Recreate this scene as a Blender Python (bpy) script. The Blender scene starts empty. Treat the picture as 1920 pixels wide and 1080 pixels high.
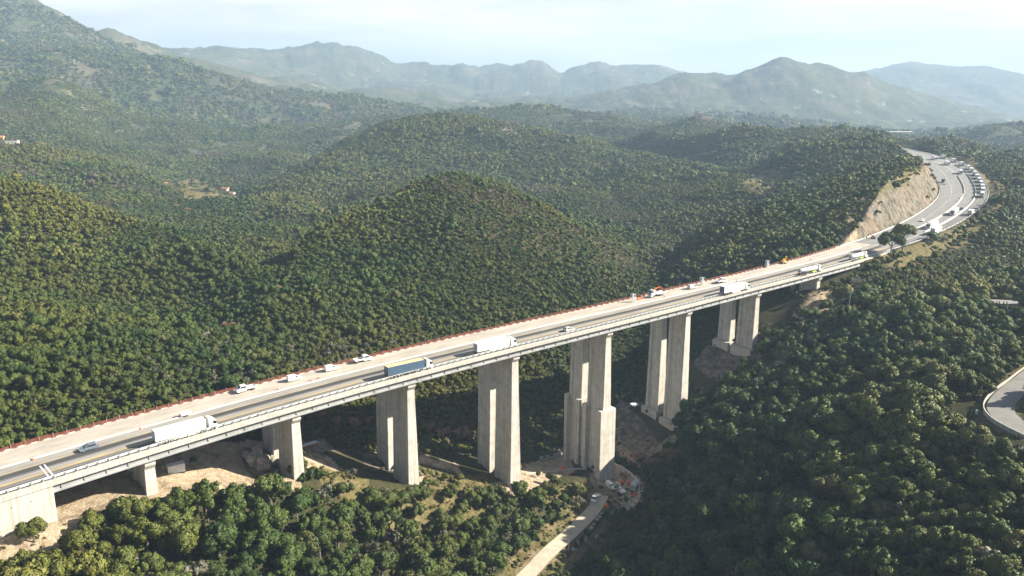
import bpy, math, random
import numpy as np
from mathutils import Vector, Matrix
random.seed(7); rng = np.random.default_rng(7)
scene = bpy.context.scene
COL = scene.collection
R = math.radians

# ------------------------------------------------------------------ camera
F = 1493.0; PITCH = math.atan((540-180)/F)          # 28 mm lens, tilted down
CP, SP = math.cos(PITCH), math.sin(PITCH)
cam = bpy.data.objects.new('camera', bpy.data.cameras.new('camera')); COL.objects.link(cam)
cam.location = (0, 0, 0); cam.rotation_euler = (R(90)-PITCH, 0, 0)
cam.data.sensor_width = 36; cam.data.lens = 36*F/1920
cam.data.clip_start = 0.5; cam.data.clip_end = 60000
scene.camera = cam

def ray(u, v):
    a = (u-960)/F; c = -(v-540)/F
    return np.array([a, CP+c*SP, -SP+CP*c])
def project(P):
    P = np.asarray(P, float)
    d = P[..., 1]*CP-P[..., 2]*SP; h = P[..., 1]*SP+P[..., 2]*CP
    d = np.where(d < 1e-3, 1e-3, d)
    return 960+F*P[..., 0]/d, 540-F*h/d

# ------------------------------------------------------------------ object helpers
def link(o, parent=None):
    COL.objects.link(o)
    if parent is not None: o.parent = parent
    return o
def tag(o, label=None, cat=None, group=None, kind=None):
    if label: o['label'] = label
    if cat: o['category'] = cat
    if group: o['group'] = group
    if kind: o['kind'] = kind
    return o
def empty(name, loc=(0, 0, 0), rz=0.0):
    o = bpy.data.objects.new(name, None); o.location = loc; o.rotation_euler = (0, 0, rz)
    o.empty_display_size = 0.5
    return link(o)

class MB:
    """collects polygons for one mesh"""
    def __init__(s): s.v = []; s.f = []; s.m = []; s.cur = 0
    def mat(s, i): s.cur = i; return s
    def add(s, vs, fs):
        b = len(s.v); s.v += [tuple(map(float, q)) for q in vs]
        s.f += [tuple(b+i for i in f) for f in fs]; s.m += [s.cur]*len(fs); return s
    def box(s, x0, x1, y0, y1, z0, z1, bev=0.0, top=(0, 0, 0, 0)):
        """top = inset of the top face at x0, x1, y0, y1"""
        b = bev
        if b <= 0:
            a = [(x0, y0, z0), (x1, y0, z0), (x1, y1, z0), (x0, y1, z0),
                 (x0+top[0], y0+top[2], z1), (x1-top[1], y0+top[2], z1), (x1-top[1], y1-top[3], z1), (x0+top[0], y1-top[3], z1)]
            return s.add(a, [(3, 2, 1, 0), (4, 5, 6, 7), (0, 1, 5, 4), (1, 2, 6, 5), (2, 3, 7, 6), (3, 0, 4, 7)])
        def ring(z, i, tx0=0, tx1=0, ty0=0, ty1=0):
            X0, X1, Y0, Y1 = x0+i+tx0, x1-i-tx1, y0+i+ty0, y1-i-ty1
            return [(X0+b, Y0, z), (X1-b, Y0, z), (X1, Y0+b, z), (X1, Y1-b, z), (X1-b, Y1, z), (X0+b, Y1, z), (X0, Y1-b, z), (X0, Y0+b, z)]
        rs = [ring(z0, b), ring(z0+b, 0), ring(z1-b, 0, *top), ring(z1, b, *top)]
        vs = sum(rs, []); fs = [tuple(reversed(range(8))), tuple(range(24, 32))]
        for k in range(3):
            for i in range(8):
                j = (i+1) % 8; fs.append((k*8+i, k*8+j, k*8+8+j, k*8+8+i))
        return s.add(vs, fs)
    def tube(s, p, q, r0, r1=None, n=8, cap=True):
        r1 = r0 if r1 is None else r1
        p = Vector(p); q = Vector(q); d = (q-p)
        if d.length < 1e-6: return s
        d.normalize(); a = d.orthogonal().normalized(); b = d.cross(a)
        vs = []
        for c, r in ((p, r0), (q, r1)):
            for i in range(n):
                t = 2*math.pi*i/n; vs.append(c+a*(r*math.cos(t))+b*(r*math.sin(t)))
        fs = [(i, (i+1) % n, n+(i+1) % n, n+i) for i in range(n)]
        if cap: fs += [tuple(reversed(range(n))), tuple(range(n, 2*n))]
        return s.add(vs, fs)
    def prism(s, prof, y0, y1, inset=0.0):
        """profile [(x, z)] counter-clockwise, extruded along y"""
        n = len(prof)
        vs = [(x, y0, z) for x, z in prof]+[(x, y1, z) for x, z in prof]
        fs = [tuple(range(n)), tuple(reversed(range(n, 2*n)))]
        fs += [((i+1) % n, i, n+i, n+(i+1) % n) for i in range(n)]
        return s.add(vs, fs)
    def quad(s, a, b, c, d): return s.add([a, b, c, d], [(0, 1, 2, 3)])
    def mesh(s, name, mats, smooth=False):
        me = bpy.data.meshes.new(name); me.from_pydata(s.v, [], s.f)
        for m in (mats if isinstance(mats, (list, tuple)) else [mats]): me.materials.append(m)
        me.polygons.foreach_set('material_index', s.m)
        if smooth: me.polygons.foreach_set('use_smooth', [True]*len(s.f))
        me.update(); return me
    def build(s, name, mats, parent=None, smooth=False):
        return link(bpy.data.objects.new(name, s.mesh(name, mats, smooth)), parent)
def put(name, me, parent=None): return link(bpy.data.objects.new(name, me), parent)
def np_mesh(name, V, faces4, mats, smooth=True, mi=None, normals=None):
    me = bpy.data.meshes.new(name)
    nf = len(faces4); k = faces4.shape[1]
    me.vertices.add(len(V)); me.vertices.foreach_set('co', np.ascontiguousarray(V, np.float32).ravel())
    me.loops.add(nf*k); me.loops.foreach_set('vertex_index', np.ascontiguousarray(faces4, np.int32).ravel())
    me.polygons.add(nf); me.polygons.foreach_set('loop_start', np.arange(0, nf*k, k, dtype=np.int32))
    me.polygons.foreach_set('loop_total', np.full(nf, k, np.int32))
    me.update(calc_edges=True)
    for m in mats: me.materials.append(m)
    me.polygons.foreach_set('use_smooth', np.full(nf, smooth))
    if mi is not None: me.polygons.foreach_set('material_index', np.ascontiguousarray(mi, np.int32))
    if normals is not None: me.normals_split_custom_set_from_vertices([tuple(n) for n in normals.tolist()])
    me.update(); return me

# ------------------------------------------------------------------ materials
def new_mat(name):
    m = bpy.data.materials.new(name); m.use_nodes = True
    nt = m.node_tree; return m, nt, nt.nodes, nt.links, nt.nodes['Principled BSDF']
def nd(nodes, t, **kw):
    n = nodes.new(t)
    for k, v in kw.items():
        if k in n.inputs.keys() if isinstance(k, str) else False: n.inputs[k].default_value = v
        else: setattr(n, k, v)
    return n
def ramp(nodes, stops, interp='LINEAR'):
    n = nodes.new('ShaderNodeValToRGB'); cr = n.color_ramp; cr.interpolation = interp
    while len(cr.elements) < len(stops): cr.elements.new(0.5)
    for e, (p, c) in zip(cr.elements, stops):
        e.position = p; e.color = (*c, 1) if len(c) == 3 else c
    return n
def mix(nodes, links, fac, a, b, mode='MIX'):
    n = nodes.new('ShaderNodeMix'); n.data_type = 'RGBA'; n.blend_type = mode
    for sock, val in ((n.inputs[0], fac), (n.inputs[6], a), (n.inputs[7], b)):
        if hasattr(val, 'is_linked'): links.new(val, sock)
        elif isinstance(val, (int, float)): sock.default_value = val
        else: sock.default_value = (*val, 1)
    return n.outputs[2]
def noise(nodes, links, vec, scale, detail=4, rough=0.55):
    n = nodes.new('ShaderNodeTexNoise'); n.inputs['Scale'].default_value = scale
    n.inputs['Detail'].default_value = detail; n.inputs['Roughness'].default_value = rough
    if vec is not None: links.new(vec, n.inputs['Vector'])
    return n.outputs['Fac']
def paint(name, col, rough=0.45, metal=0.0, var=0.12, scale=0.8, dirt=None, bump=0.0, emit=None):
    """plain surface with a slight tone variation and grime"""
    m, nt, N, L, b = new_mat(name)
    tc = N.new('ShaderNodeTexCoord')
    f = noise(N, L, tc.outputs['Object'], scale, 5)
    lo = tuple(c*(1-var) for c in col); hi = tuple(min(1, c*(1+var)) for c in col)
    r = ramp(N, [(0.3, lo), (0.7, hi)]); L.new(f, r.inputs[0]); out = r.outputs[0]
    if dirt:
        f2 = noise(N, L, tc.outputs['Object'], scale*2.7, 6, 0.7)
        r2 = ramp(N, [(0.5, (0, 0, 0)), (0.75, (1, 1, 1))]); L.new(f2, r2.inputs[0])
        out = mix(N, L, r2.outputs[0], out, dirt)
    L.new(out, b.inputs['Base Color'])
    b.inputs['Roughness'].default_value = rough; b.inputs['Metallic'].default_value = metal
    if bump:
        f3 = noise(N, L, tc.outputs['Object'], scale*6, 6)
        bp = N.new('ShaderNodeBump'); bp.inputs['Distance'].default_value = bump; L.new(f3, bp.inputs['Height'])
        L.new(bp.outputs[0], b.inputs['Normal'])
    return m

# ------------------------------------------------------------------ noise on arrays
def _hash(ix, iy, seed):
    h = (ix.astype(np.int64)*374761393+iy.astype(np.int64)*668265263+seed*982451653) & 0xFFFFFFFF
    h = ((h ^ (h >> 13))*1274126177) & 0xFFFFFFFF
    return ((h ^ (h >> 16)) & 0xFFFF)/65535.0
def vnoise(x, y, seed=0):
    ix = np.floor(x); iy = np.floor(y); fx = x-ix; fy = y-iy
    fx = fx*fx*fx*(fx*(fx*6-15)+10); fy = fy*fy*fy*(fy*(fy*6-15)+10)
    a = _hash(ix, iy, seed); b = _hash(ix+1, iy, seed); c = _hash(ix, iy+1, seed); d = _hash(ix+1, iy+1, seed)
    return (a*(1-fx)+b*fx)*(1-fy)+(c*(1-fx)+d*fx)*fy
def fbm(x, y, oct=4, seed=0, ridged=False):
    s = 0; a = 1; t = 0
    for o in range(oct):
        n = vnoise(x*(2**o)+o*17.3, y*(2**o)-o*9.1, seed+o)
        if ridged: n = 1-abs(2*n-1)
        s = s+a*n; t += a; a *= 0.5
    return s/t

# ------------------------------------------------------------------ the motorway's line in plan
ROAD = np.array([(-293.5,5.0),(-281.9,16.1),(-270.3,27.1),(-258.7,38.1),(-247.1,49.1),(-235.4,60.1),(-223.8,71.1),(-212.2,82.1),(-200.6,93.2),(-189.0,104.2),(-177.4,115.2),(-165.8,126.2),(-154.2,137.2),(-142.6,148.2),(-131.0,159.3),(-119.4,170.3),(-107.8,181.3),(-96.1,192.2),(-84.2,202.8),(-72.1,213.3),(-59.8,223.4),(-47.3,233.4),(-34.6,243.0),(-21.7,252.5),(-8.7,261.8),(4.4,271.0),(17.6,280.1),(30.7,289.2),(43.9,298.3),(57.0,307.4),(70.1,316.6),(83.1,325.9),(96.1,335.2),(109.2,344.5),(122.2,353.7),(135.2,363.0),(148.0,372.6),(160.7,382.3),(173.2,392.3),(185.5,402.5),(197.8,412.8),(209.9,423.1),(221.9,433.7),(233.5,444.7),(244.8,456.0),(255.8,467.5),(266.6,479.3),(277.3,491.2),(287.7,503.3),(297.9,515.7),(307.8,528.2),(317.6,540.8),(327.2,553.6),(336.6,566.6),(345.7,579.7),(354.6,593.0),(363.1,606.5),(371.3,620.2),(379.3,634.1),(387.0,648.1),(394.5,662.2),(401.8,676.4),(409.0,690.7),(416.1,705.1),(423.2,719.4),(430.1,733.8),(437.0,748.3),(443.6,762.8),(450.0,777.5),(456.1,792.3),(461.8,807.2),(467.1,822.2),(471.9,837.4),(476.5,852.7),(481.0,868.1),(485.4,883.4),(489.7,898.9),(493.8,914.3),(497.7,929.8),(501.5,945.4),(505.0,961.0),(508.3,976.6),(511.4,992.3),(514.3,1008.0),(517.1,1023.8),(519.6,1039.6),(521.8,1055.4),(523.9,1071.3)])
RS = np.concatenate([[0], np.cumsum(np.hypot(*np.diff(ROAD, axis=0).T))])-240.0
_t = np.gradient(ROAD, RS, axis=0); _t /= np.hypot(_t[:, 0], _t[:, 1])[:, None]
RN = np.stack([-_t[:, 1], _t[:, 0]], 1)                    # to the left of travel (away from the camera)
def road_z(s): return np.interp(s, [-240, 0, 330, 930, 1300], [-97.5, -91.0, -81.1, -69.2, -66])
def road_w(s): return np.interp(s, [-240, 0, 60, 110, 170, 230, 300, 360, 420, 470, 560, 640, 700, 760, 900, 1200],
                                [26.5, 26.5, 24.2, 22.9, 22.3, 20.8, 20.0, 21.3, 24.2, 26.5, 29.5, 32, 34.5, 37, 42, 42])
def road_xy(s, o):
    s = np.asarray(s, float)
    return np.stack([np.interp(s, RS, ROAD[:, 0])+np.interp(s, RS, RN[:, 0])*o, np.interp(s, RS, ROAD[:, 1])+np.interp(s, RS, RN[:, 1])*o], -1)
def road_pt(s, o, dz=0.0):
    q = road_xy(s, o); return (float(q[0]), float(q[1]), float(road_z(s))+dz)
def road_dir(s): return math.atan2(-float(np.interp(s, RS, RN[:, 0])), float(np.interp(s, RS, RN[:, 1])))
def road_coords(X, Y):
    """arc length and offset (positive = away from the camera) of points"""
    X = np.asarray(X, float).ravel(); Y = np.asarray(Y, float).ravel()
    S = np.empty(len(X)); O = np.empty(len(X))
    A = ROAD[:-1]; D = np.diff(ROAD, axis=0); LL = (D**2).sum(1)
    for i in range(0, len(X), 40000):
        P = np.stack([X[i:i+40000], Y[i:i+40000]], 1)
        d = P[:, None, :]-A[None]
        t = np.clip((d*D[None]).sum(2)/LL[None], 0, 1)
        e = d-t[..., None]*D[None]; q = (e**2).sum(2); k = q.argmin(1); r = np.arange(len(P))
        tt = t[r, k]; S[i:i+40000] = RS[k]+tt*(RS[k+1]-RS[k])
        cr = D[k, 0]*d[r, k, 1]-D[k, 1]*d[r, k, 0]
        O[i:i+40000] = np.sqrt(q[r, k])*np.sign(cr)
    return S, O
def road_at(u, v, dz=0.0):
    """(s, o) of the point of the carriageway that stands at this place"""
    z = -85.0
    for _ in range(60):
        r = ray(u, v); q = r*((z+dz)/r[2]); s, o = road_coords([q[0]], [q[1]]); z = float(road_z(s[0]))
    return float(s[0]), float(o[0])
S_A, S_B = 10.0, 372.0                                        # the two abutments
PIERS = [33, 74.5, 114, 156, 200, 244, 289, 335]

# ------------------------------------------------------------------ terrain: ridge and valley lines, near to far
def _i(u, v, d):
    r = ray(u, v); h = math.hypot(r[0], r[1])
    return (math.degrees(math.atan2(r[0], r[1])), d, r[2]/h*d-(4.0 if d < 2600 else 0.0))
def _z(az, z, d): return (az, d, z)
def _r(s, o, z):
    q = road_xy(s, o); return (math.degrees(math.atan2(q[0], q[1])), math.hypot(*q), z)
LAYERS = []
def LI(*p): LAYERS.append(sorted(_i(*q) for q in p))
def LZ(*p): LAYERS.append(sorted(_z(*q) for q in p))
LZ((-65,-118,60),(-30,-125,60),(-13,-146,60),(0,-160,60),(13,-150,60),(25,-124,60),(40,-108,60),(65,-105,60))
LZ((-65,-112,150),(-36,-107,183),(-30,-111,183),(-23,-118,185),(-13.6,-132,195),(-7,-143,205),(0,-151,215),(6,-153,220),(10,-151,215),(13.6,-148,200),(18,-139,190),(25.8,-120,175),(35,-102,165),(45,-98,160),(65,-98,160))
LZ((-65,-104,190),(-36,-102,198),(-30,-104,203),(-23,-110,209),(-13.6,-123,220),(-7,-134,232),(0,-146,245),(5,-151,262),(9,-151.5,265),(11,-148,262),(13,-141,258),(15,-133,258),(18,-125,262),(23,-110,280),(28,-99,290),(34,-94,282),(45,-92,270),(65,-92,260))
LZ((-65,-100,215),(-36,-100,205),(-29,-101.5,209),(-23,-105,219),(-13.6,-115,235),(-7,-128,247),(0,-140,262),(6,-150.3,281),(8,-150,292),(10,-144.5,304),(12,-137,312),(15,-126,325),(18,-115,342),(20.5,-103,365),(23.8,-93,390),(28,-87,410),(31,-87,440),(34,-89,410),(45,-90,360),(65,-90,340))
LAYERS.append(sorted([_r(s,-3,z) for s,z in ((-60,-99),(0,-100),(12,-100),(33,-100.3),(74,-111.5),(113,-126.5),(154,-139),(197,-150),(239,-140.5),(283,-114),(327,-90.7),(372,-84),(440,-80),(525,-79))]+[_z(33,-84,525),_z(37,-88,490),_z(45,-90,440),_z(65,-90,420),_z(-65,-98,235)]))
LAYERS.append(sorted([_r(s,float(road_w(s))+3,z) for s,z in ((-60,-98),(0,-97.5),(33,-99),(74,-108),(113,-124),(154,-138),(197,-150),(239,-139.5),(283,-116),(327,-93),(372,-85))]+[_r(400,28,-80.5),_r(425,31,-73),_r(460,37,-62),(_r(500,42,-57)),_r(560,46,-47),_r(620,48,-43)]+[_z(32.5,-82,640),_z(36,-86,600),_z(45,-88,540),_z(65,-88,500),_z(-65,-97,270)]))
LZ((-65,-92,310),(-35,-88,310),(-28,-88,310),(-21,-96,310),(-18,-100,302),(-14,-105,314),(-6,-119,325),(1.5,-129,345),(6,-135,372),(9.2,-132,402),(13,-117,424),(16.5,-98,445),(20,-80,475),(22,-72,510),(23.3,-67,560),(25,-60,575),(26.5,-52,610),(28,-45,680),(29,-42,740),(30,-52,820),(31.5,-74,800),(33,-82,760),(36,-86,720),(45,-86,650),(65,-86,600))
LI((-700,480,480),(-400,530,450),(0,530,430),(200,560,420),(400,605,380),(440,612,370),(475,600,360),(510,590,365),(560,540,395),(700,500,430),(850,475,450),(1000,500,450),(1150,545,455),(1230,535,480),(1280,500,500),(1350,460,510),(1450,420,535),(1550,400,570),(1620,385,600),(1700,320,680),(1740,295,780),(1760,290,880),(1800,330,880),(1870,345,780),(1920,352,760),(2100,390,700),(2500,430,640))
LI((-700,230,660),(-400,260,650),(-150,300,620),(0,335,590),(100,365,580),(200,402,560),(300,430,530),(400,457,490),(450,478,465),(490,500,430),(530,500,430),(580,440,480),(650,395,520),(750,345,570),(850,328,590),(950,358,580),(1050,408,560),(1150,468,545),(1220,508,540),(1280,480,570),(1350,420,630),(1450,375,690),(1550,345,710),(1650,305,760),(1700,288,800),(1735,280,860),(1770,275,1000),(1800,310,960),(1870,322,860),(1920,330,820),(2100,370,780),(2500,420,700))
LI((-700,320,850),(-400,350,830),(0,410,760),(200,450,700),(300,470,640),(400,482,580),(480,500,510),(530,500,500),(600,470,580),(700,420,670),(850,385,690),(950,388,690),(1050,420,660),(1150,455,630),(1220,470,620),(1280,445,680),(1350,398,740),(1450,355,800),(1550,325,830),(1650,290,870),(1740,276,960),(1800,285,1020),(1870,300,960),(1920,305,930),(2100,330,880),(2500,360,850))
LI((-700,260,1100),(-400,280,1050),(0,330,1000),(150,365,990),(250,392,900),(300,405,860),(360,402,860),(400,405,830),(440,410,790),(520,425,700),(600,392,900),(700,330,1120),(850,312,1180),(950,325,1150),(1000,340,1100),(1030,355,1050),(1100,365,1020),(1200,385,900),(1300,385,850),(1400,355,850),(1450,338,900),(1550,300,950),(1650,278,980),(1740,272,1040),(1800,274,1120),(1920,285,1100),(2500,300,1050))
LI((-700,120,1550),(-400,170,1500),(-150,235,1350),(0,262,1300),(80,272,1250),(200,302,1200),(300,338,1150),(380,358,1120),(440,372,1060),(500,350,1080),(560,312,1280),(640,266,1380),(700,238,1440),(760,221,1460),(830,216,1470),(900,227,1460),(960,243,1440),(1030,239,1480),(1090,254,1440),(1150,274,1380),(1250,295,1250),(1350,312,1100),(1430,318,1050),(1500,275,1100),(1600,258,1080),(1700,260,1080),(1740,264,1180),(1790,259,1250),(1880,287,1250),(1920,281,1300),(2500,270,1300))
LI((-700,180,1900),(-400,220,1900),(0,285,1500),(80,296,1450),(200,325,1400),(300,348,1350),(380,352,1350),(440,350,1320),(500,350,1250),(560,330,1450),(640,300,1600),(760,262,1680),(830,257,1690),(900,262,1690),(1030,272,1680),(1150,292,1560),(1250,305,1380),(1350,312,1180),(1430,310,1180),(1500,268,1250),(1600,262,1250),(1700,270,1300),(1740,278,1450),(1800,280,1500),(1880,295,1500),(2500,290,1500))
LI((-700,40,2250),(-400,60,2200),(0,205,1850),(80,222,1800),(200,272,1700),(300,295,1700),(400,300,1650),(470,300,1600),(520,290,1600),(600,262,1850),(700,245,1950),(800,235,1980),(900,240,1980),(1000,252,1900),(1100,266,1760),(1180,262,1620),(1250,250,1480),(1300,246,1450),(1400,242,1400),(1500,242,1400),(1600,248,1400),(1660,256,1420),(1700,268,1500),(1800,270,1800),(2500,280,1800))
LI((-700,80,2400),(-400,100,2350),(0,195,1990),(80,180,1960),(110,200,1900),(200,262,1900),(300,280,1850),(400,285,1850),(500,282,1850),(600,268,1850),(700,252,1850),(800,245,1850),(900,245,1850),(1000,252,1850),(1100,262,1750),(1200,262,1620),(1300,256,1600),(1400,252,1600),(1500,252,1600),(1600,258,1600),(1700,270,1800),(1800,272,2000),(2500,280,2000))
LI((-700,-40,2700),(-400,0,2600),(0,172,2200),(60,152,2200),(115,148,2250),(160,175,2200),(240,215,2200),(330,232,2150),(400,240,2150),(550,235,2150),(700,222,2180),(800,212,2230),(870,205,2280),(950,198,2320),(1050,200,2320),(1150,213,2250),(1220,235,2150),(1260,236,1950),(1290,226,1880),(1310,222,1860),(1330,227,1860),(1360,238,1880),(1420,249,1950),(1500,254,2050),(1650,252,2350),(1780,257,2350),(1810,245,2320),(1850,231,2320),(1890,226,2320),(1920,229,2320),(2200,212,2320),(2500,205,2320))
LI((-700,-20,3000),(-400,20,2850),(0,165,2450),(115,165,2450),(240,215,2450),(400,235,2450),(550,238,2450),(700,232,2500),(800,226,2600),(950,222,2700),(1050,224,2700),(1150,232,2600),(1250,246,2300),(1310,248,2200),(1400,255,2300),(1500,258,2500),(1650,258,2900),(1780,262,2800),(1850,250,2700),(1920,245,2700),(2500,225,2700))
LI((-700,-100,3200),(-400,-60,3100),(0,90,2950),(150,98,2950),(250,108,2950),(330,120,2920),(440,150,2900),(530,172,2850),(640,180,2800),(760,199,2800),(840,211,2850),(1000,208,3000),(1200,215,3200),(1400,218,3200),(1550,225,3300),(1700,242,3500),(1800,240,3500),(1920,235,3500),(2500,220,3500))
LI((-700,-70,3500),(-400,-30,3400),(0,80,3300),(150,90,3300),(330,128,3350),(440,160,3350),(530,180,3300),(640,192,3300),(840,212,3400),(1000,210,3500),(1200,212,3600),(1400,212,3700),(1550,220,3800),(1700,235,4000),(1920,236,4000),(2500,225,4000))
LI((-700,-250,3900),(-400,-150,3850),(-100,-60,3800),(0,-18,3750),(50,0,3750),(90,18,3750),(130,42,3750),(180,61,3850),(215,58,3900),(240,65,3950),(330,104,4050),(420,135,4150),(500,152,4250),(640,168,4500),(900,184,4600),(1080,182,4600),(1180,170,4600),(1250,151,4650),(1290,141,4700),(1330,148,4750),(1370,146,4750),(1420,125,4750),(1450,111,4750),(1475,107,4750),(1500,112,4750),(1560,125,4750),(1620,140,4750),(1680,163,4750),(1760,200,4800),(1850,223,4800),(1920,234,4800),(2500,225,4800))
LI((-700,-200,4600),(-400,-110,4600),(0,20,4600),(180,85,4700),(330,115,4900),(500,155,5100),(640,165,5400),(900,180,5600),(1080,180,5600),(1250,172,5600),(1475,150,5700),(1620,172,5800),(1760,200,6000),(1920,225,6200),(2500,215,6200))
LI((-700,-20,6500),(-400,30,6500),(0,85,6500),(240,92,6500),(340,95,6500),(420,97,6500),(500,104,6500),(530,103,6500),(545,97,6500),(580,92,6500),(620,92,6500),(690,103,6500),(750,121,6600),(800,125,6600),(880,121,6700),(960,133,6800),(990,128,6900),(1020,125,6900),(1050,142,7000),(1090,125,7100),(1120,120,7100),(1150,125,7100),(1180,130,7200),(1240,130,7300),(1280,142,7500),(1400,160,8000),(1560,160,8600),(1620,134,8800),(1650,130,8800),(1710,116,8800),(1740,122,8800),(1790,127,8800),(1850,128,8800),(1890,132,8800),(1920,140,8800),(2100,165,8800),(2500,150,8800))
LI((-700,80,9500),(0,130,9500),(600,140,9500),(1200,165,10000),(1700,170,11500),(1920,175,11500),(2500,180,11500))
LZ((-65,-300,13500),(65,-300,13500))

AZ = np.concatenate([np.arange(-64, -39, 0.4), np.arange(-39, 39, 0.085), np.arange(39, 64.1, 0.4)])
LR = np.concatenate([np.arange(math.log(32), math.log(150), 0.018), np.arange(math.log(150), math.log(1000), 0.0058), np.arange(math.log(1000), math.log(13000), 0.0095)])
def terrain_grid():
    K = len(LAYERS); nA = len(AZ)
    LD = np.empty((nA, K)); ZZ = np.empty((nA, K))
    fine = np.arange(-64, 64.2, 0.1)
    def smooth(a, w):
        n = int(4*w/0.1); k = np.exp(-.5*((np.arange(-n, n+1)*0.1)/w)**2); k /= k.sum()
        return np.convolve(np.pad(a, n, mode='edge'), k, 'valid')
    for k, L in enumerate(LAYERS):
        a = np.array([q[0] for q in L]); d = np.log([q[1] for q in L]); t = np.array([q[2]/q[1] for q in L])
        w = 0.7 if k < 8 else (0.45 if k < 15 else (0.2 if k == 15 else (.4 if k < 17 else 0.13)))
        LD[:, k] = np.interp(AZ, fine, smooth(np.interp(fine, a, d), w))
        ZZ[:, k] = np.interp(AZ, fine, smooth(np.interp(fine, a, t), w))
    for k in range(1, K): LD[:, k] = np.maximum(LD[:, k], LD[:, k-1]+0.02)
    ZZ = ZZ*np.exp(LD)
    G = np.empty((nA, len(LR)))
    for i in range(nA):
        x = LD[i]; y = ZZ[i]; h = np.diff(x); dl = np.diff(y)/h
        m = np.zeros(K)
        ok = dl[:-1]*dl[1:] > 0
        w1 = 2*h[1:]+h[:-1]; w2 = h[1:]+2*h[:-1]
        m[1:-1] = np.where(ok, (w1+w2)/(w1/np.where(dl[:-1] == 0, 1, dl[:-1])+w2/np.where(dl[1:] == 0, 1, dl[1:])), 0)
        m[0] = dl[0]; m[-1] = dl[-1]
        j = np.clip(np.searchsorted(x, LR)-1, 0, K-2)
        t = np.clip((LR-x[j])/h[j], -0.5, 1.5)
        G[i] = ((2*t**3-3*t**2+1)*y[j]+(t**3-2*t**2+t)*h[j]*m[j]+(-2*t**3+3*t**2)*y[j+1]+(t**3-t**2)*h[j]*m[j+1])
    a = np.radians(AZ)[:, None]; r = np.exp(LR)[None]
    X = np.sin(a)*r; Y = np.cos(a)*r
    # gullies and spurs
    near = np.clip((r-230)/400, 0, 1)
    G += near*np.clip(r, 0, 900)*(0.009*(fbm(X/80, Y/80, 4, 3)-0.5)*2-0.028*(fbm(X/190+7, Y/190, 4, 13, True)-0.62))
    G += 1.2*np.clip((300-r)/60, 0.35, 1)*(fbm(X/14, Y/14, 3, 5)-0.5)
    far = np.clip((r-1400)/1500, 0, 1)
    G -= far*np.clip(r, 0, 6000)*0.022*(fbm(X/620+3, Y/620, 5, 11, True)-0.62)*np.clip((9500-r)/2000, 0, 1)
    G += np.clip((r-2600)/1500, 0, 1)*np.clip((12000-r)/3000, 0, 1)*26*(fbm(X/260, Y/260, 5, 57, True)-0.6)
    # the motorway's bench, cutting and embankment
    m = (r[0] > 120) & (r[0] < 1250)
    Xm = X[:, m]; Ym = Y[:, m]
    S, O = road_coords(Xm, Ym); S = S.reshape(Xm.shape); O = O.reshape(Xm.shape)
    W = road_w(S); zr = road_z(S); Z = G[:, m]
    eL = np.clip(O-(W+1.6), 0, None); eR = np.clip(-2.5-O, 0, None); e = np.maximum(eL, eR)
    rough = 1.0+0.3*(fbm(Xm/14, Ym/14, 3, 21)-0.5); crag = np.clip(eL/4, 0, 1)*(3.0*(fbm(Xm/3.2, Ym/3.2, 4, 23, True)-0.6)+3.5*(fbm(S/7, O/30, 3, 25)-.5))
    on = (S < S_A-4) | (S > S_B-2)
    hi = zr-0.35+np.minimum(eL*1.55*rough, 16+eL*.55)+crag+eR*0.5; lo = zr-0.35-eL/1.4-eR/1.5
    # below the deck
    lo = np.where((S < S_A) & (O < 1.6), -1e3, lo); Z = np.where((S < S_A) & (O < 1.6), np.minimum(Z, zr-9.6+np.clip(-O-2, 0, 9)*.12), Z)
    under = (~on) & (O > -7) & (O < W+7)
    top = np.where((S < S_A+4) | (S > S_B-8), zr-3.4, zr-5.2)
    Z = np.where(on, np.clip(Z, lo, hi), np.where(under, np.minimum(Z, top), Z))
    end = (~on) & (e < 14)
    G[:, m] = Z
    return X, Y, G
TX, TY, TZ = terrain_grid()
def H(x, y):
    x = np.asarray(x, float); y = np.asarray(y, float)
    fa = np.interp(np.degrees(np.arctan2(x, y)), AZ, np.arange(len(AZ))); fr = np.interp(np.log(np.maximum(np.hypot(x, y), 33)), LR, np.arange(len(LR)))
    i = np.clip(fa.astype(int), 0, len(AZ)-2); j = np.clip(fr.astype(int), 0, len(LR)-2); a = fa-i; b = fr-j
    return TZ[i, j]*(1-a)*(1-b)+TZ[i+1, j]*a*(1-b)+TZ[i, j+1]*(1-a)*b+TZ[i+1, j+1]*a*b
def at(u, v, dmin=90, dmax=9000, dz=0.0):
    """the first point of the ground on this line of sight"""
    r = ray(u, v); h = math.hypot(r[0], r[1])
    d = np.exp(np.linspace(math.log(dmin), math.log(dmax), 5000)); x = r[0]/h*d; y = r[1]/h*d; z = r[2]/h*d
    k = np.nonzero(z < H(x, y)+dz)[0]
    k = k[0] if len(k) else len(d)-1
    return np.array([x[k], y[k], float(H(x[k], y[k]))])
def inside(px, py, poly):
    c = np.zeros(px.shape, bool); n = len(poly)
    for i in range(n):
        x1, y1 = poly[i]; x2, y2 = poly[(i+1) % n]
        k = ((y1 > py) != (y2 > py)) & (px < (x2-x1)*(py-y1)/((y2-y1) or 1e-9)+x1)
        c ^= k
    return c
def dist_line(px, py, pts):
    d = np.full(px.shape, 1e9)
    for (x1, y1), (x2, y2) in zip(pts[:-1], pts[1:]):
        dx, dy = x2-x1, y2-y1; t = np.clip(((px-x1)*dx+(py-y1)*dy)/max(dx*dx+dy*dy, 1e-9), 0, 1)
        d = np.minimum(d, np.hypot(px-x1-t*dx, py-y1-t*dy))
    return d
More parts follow.
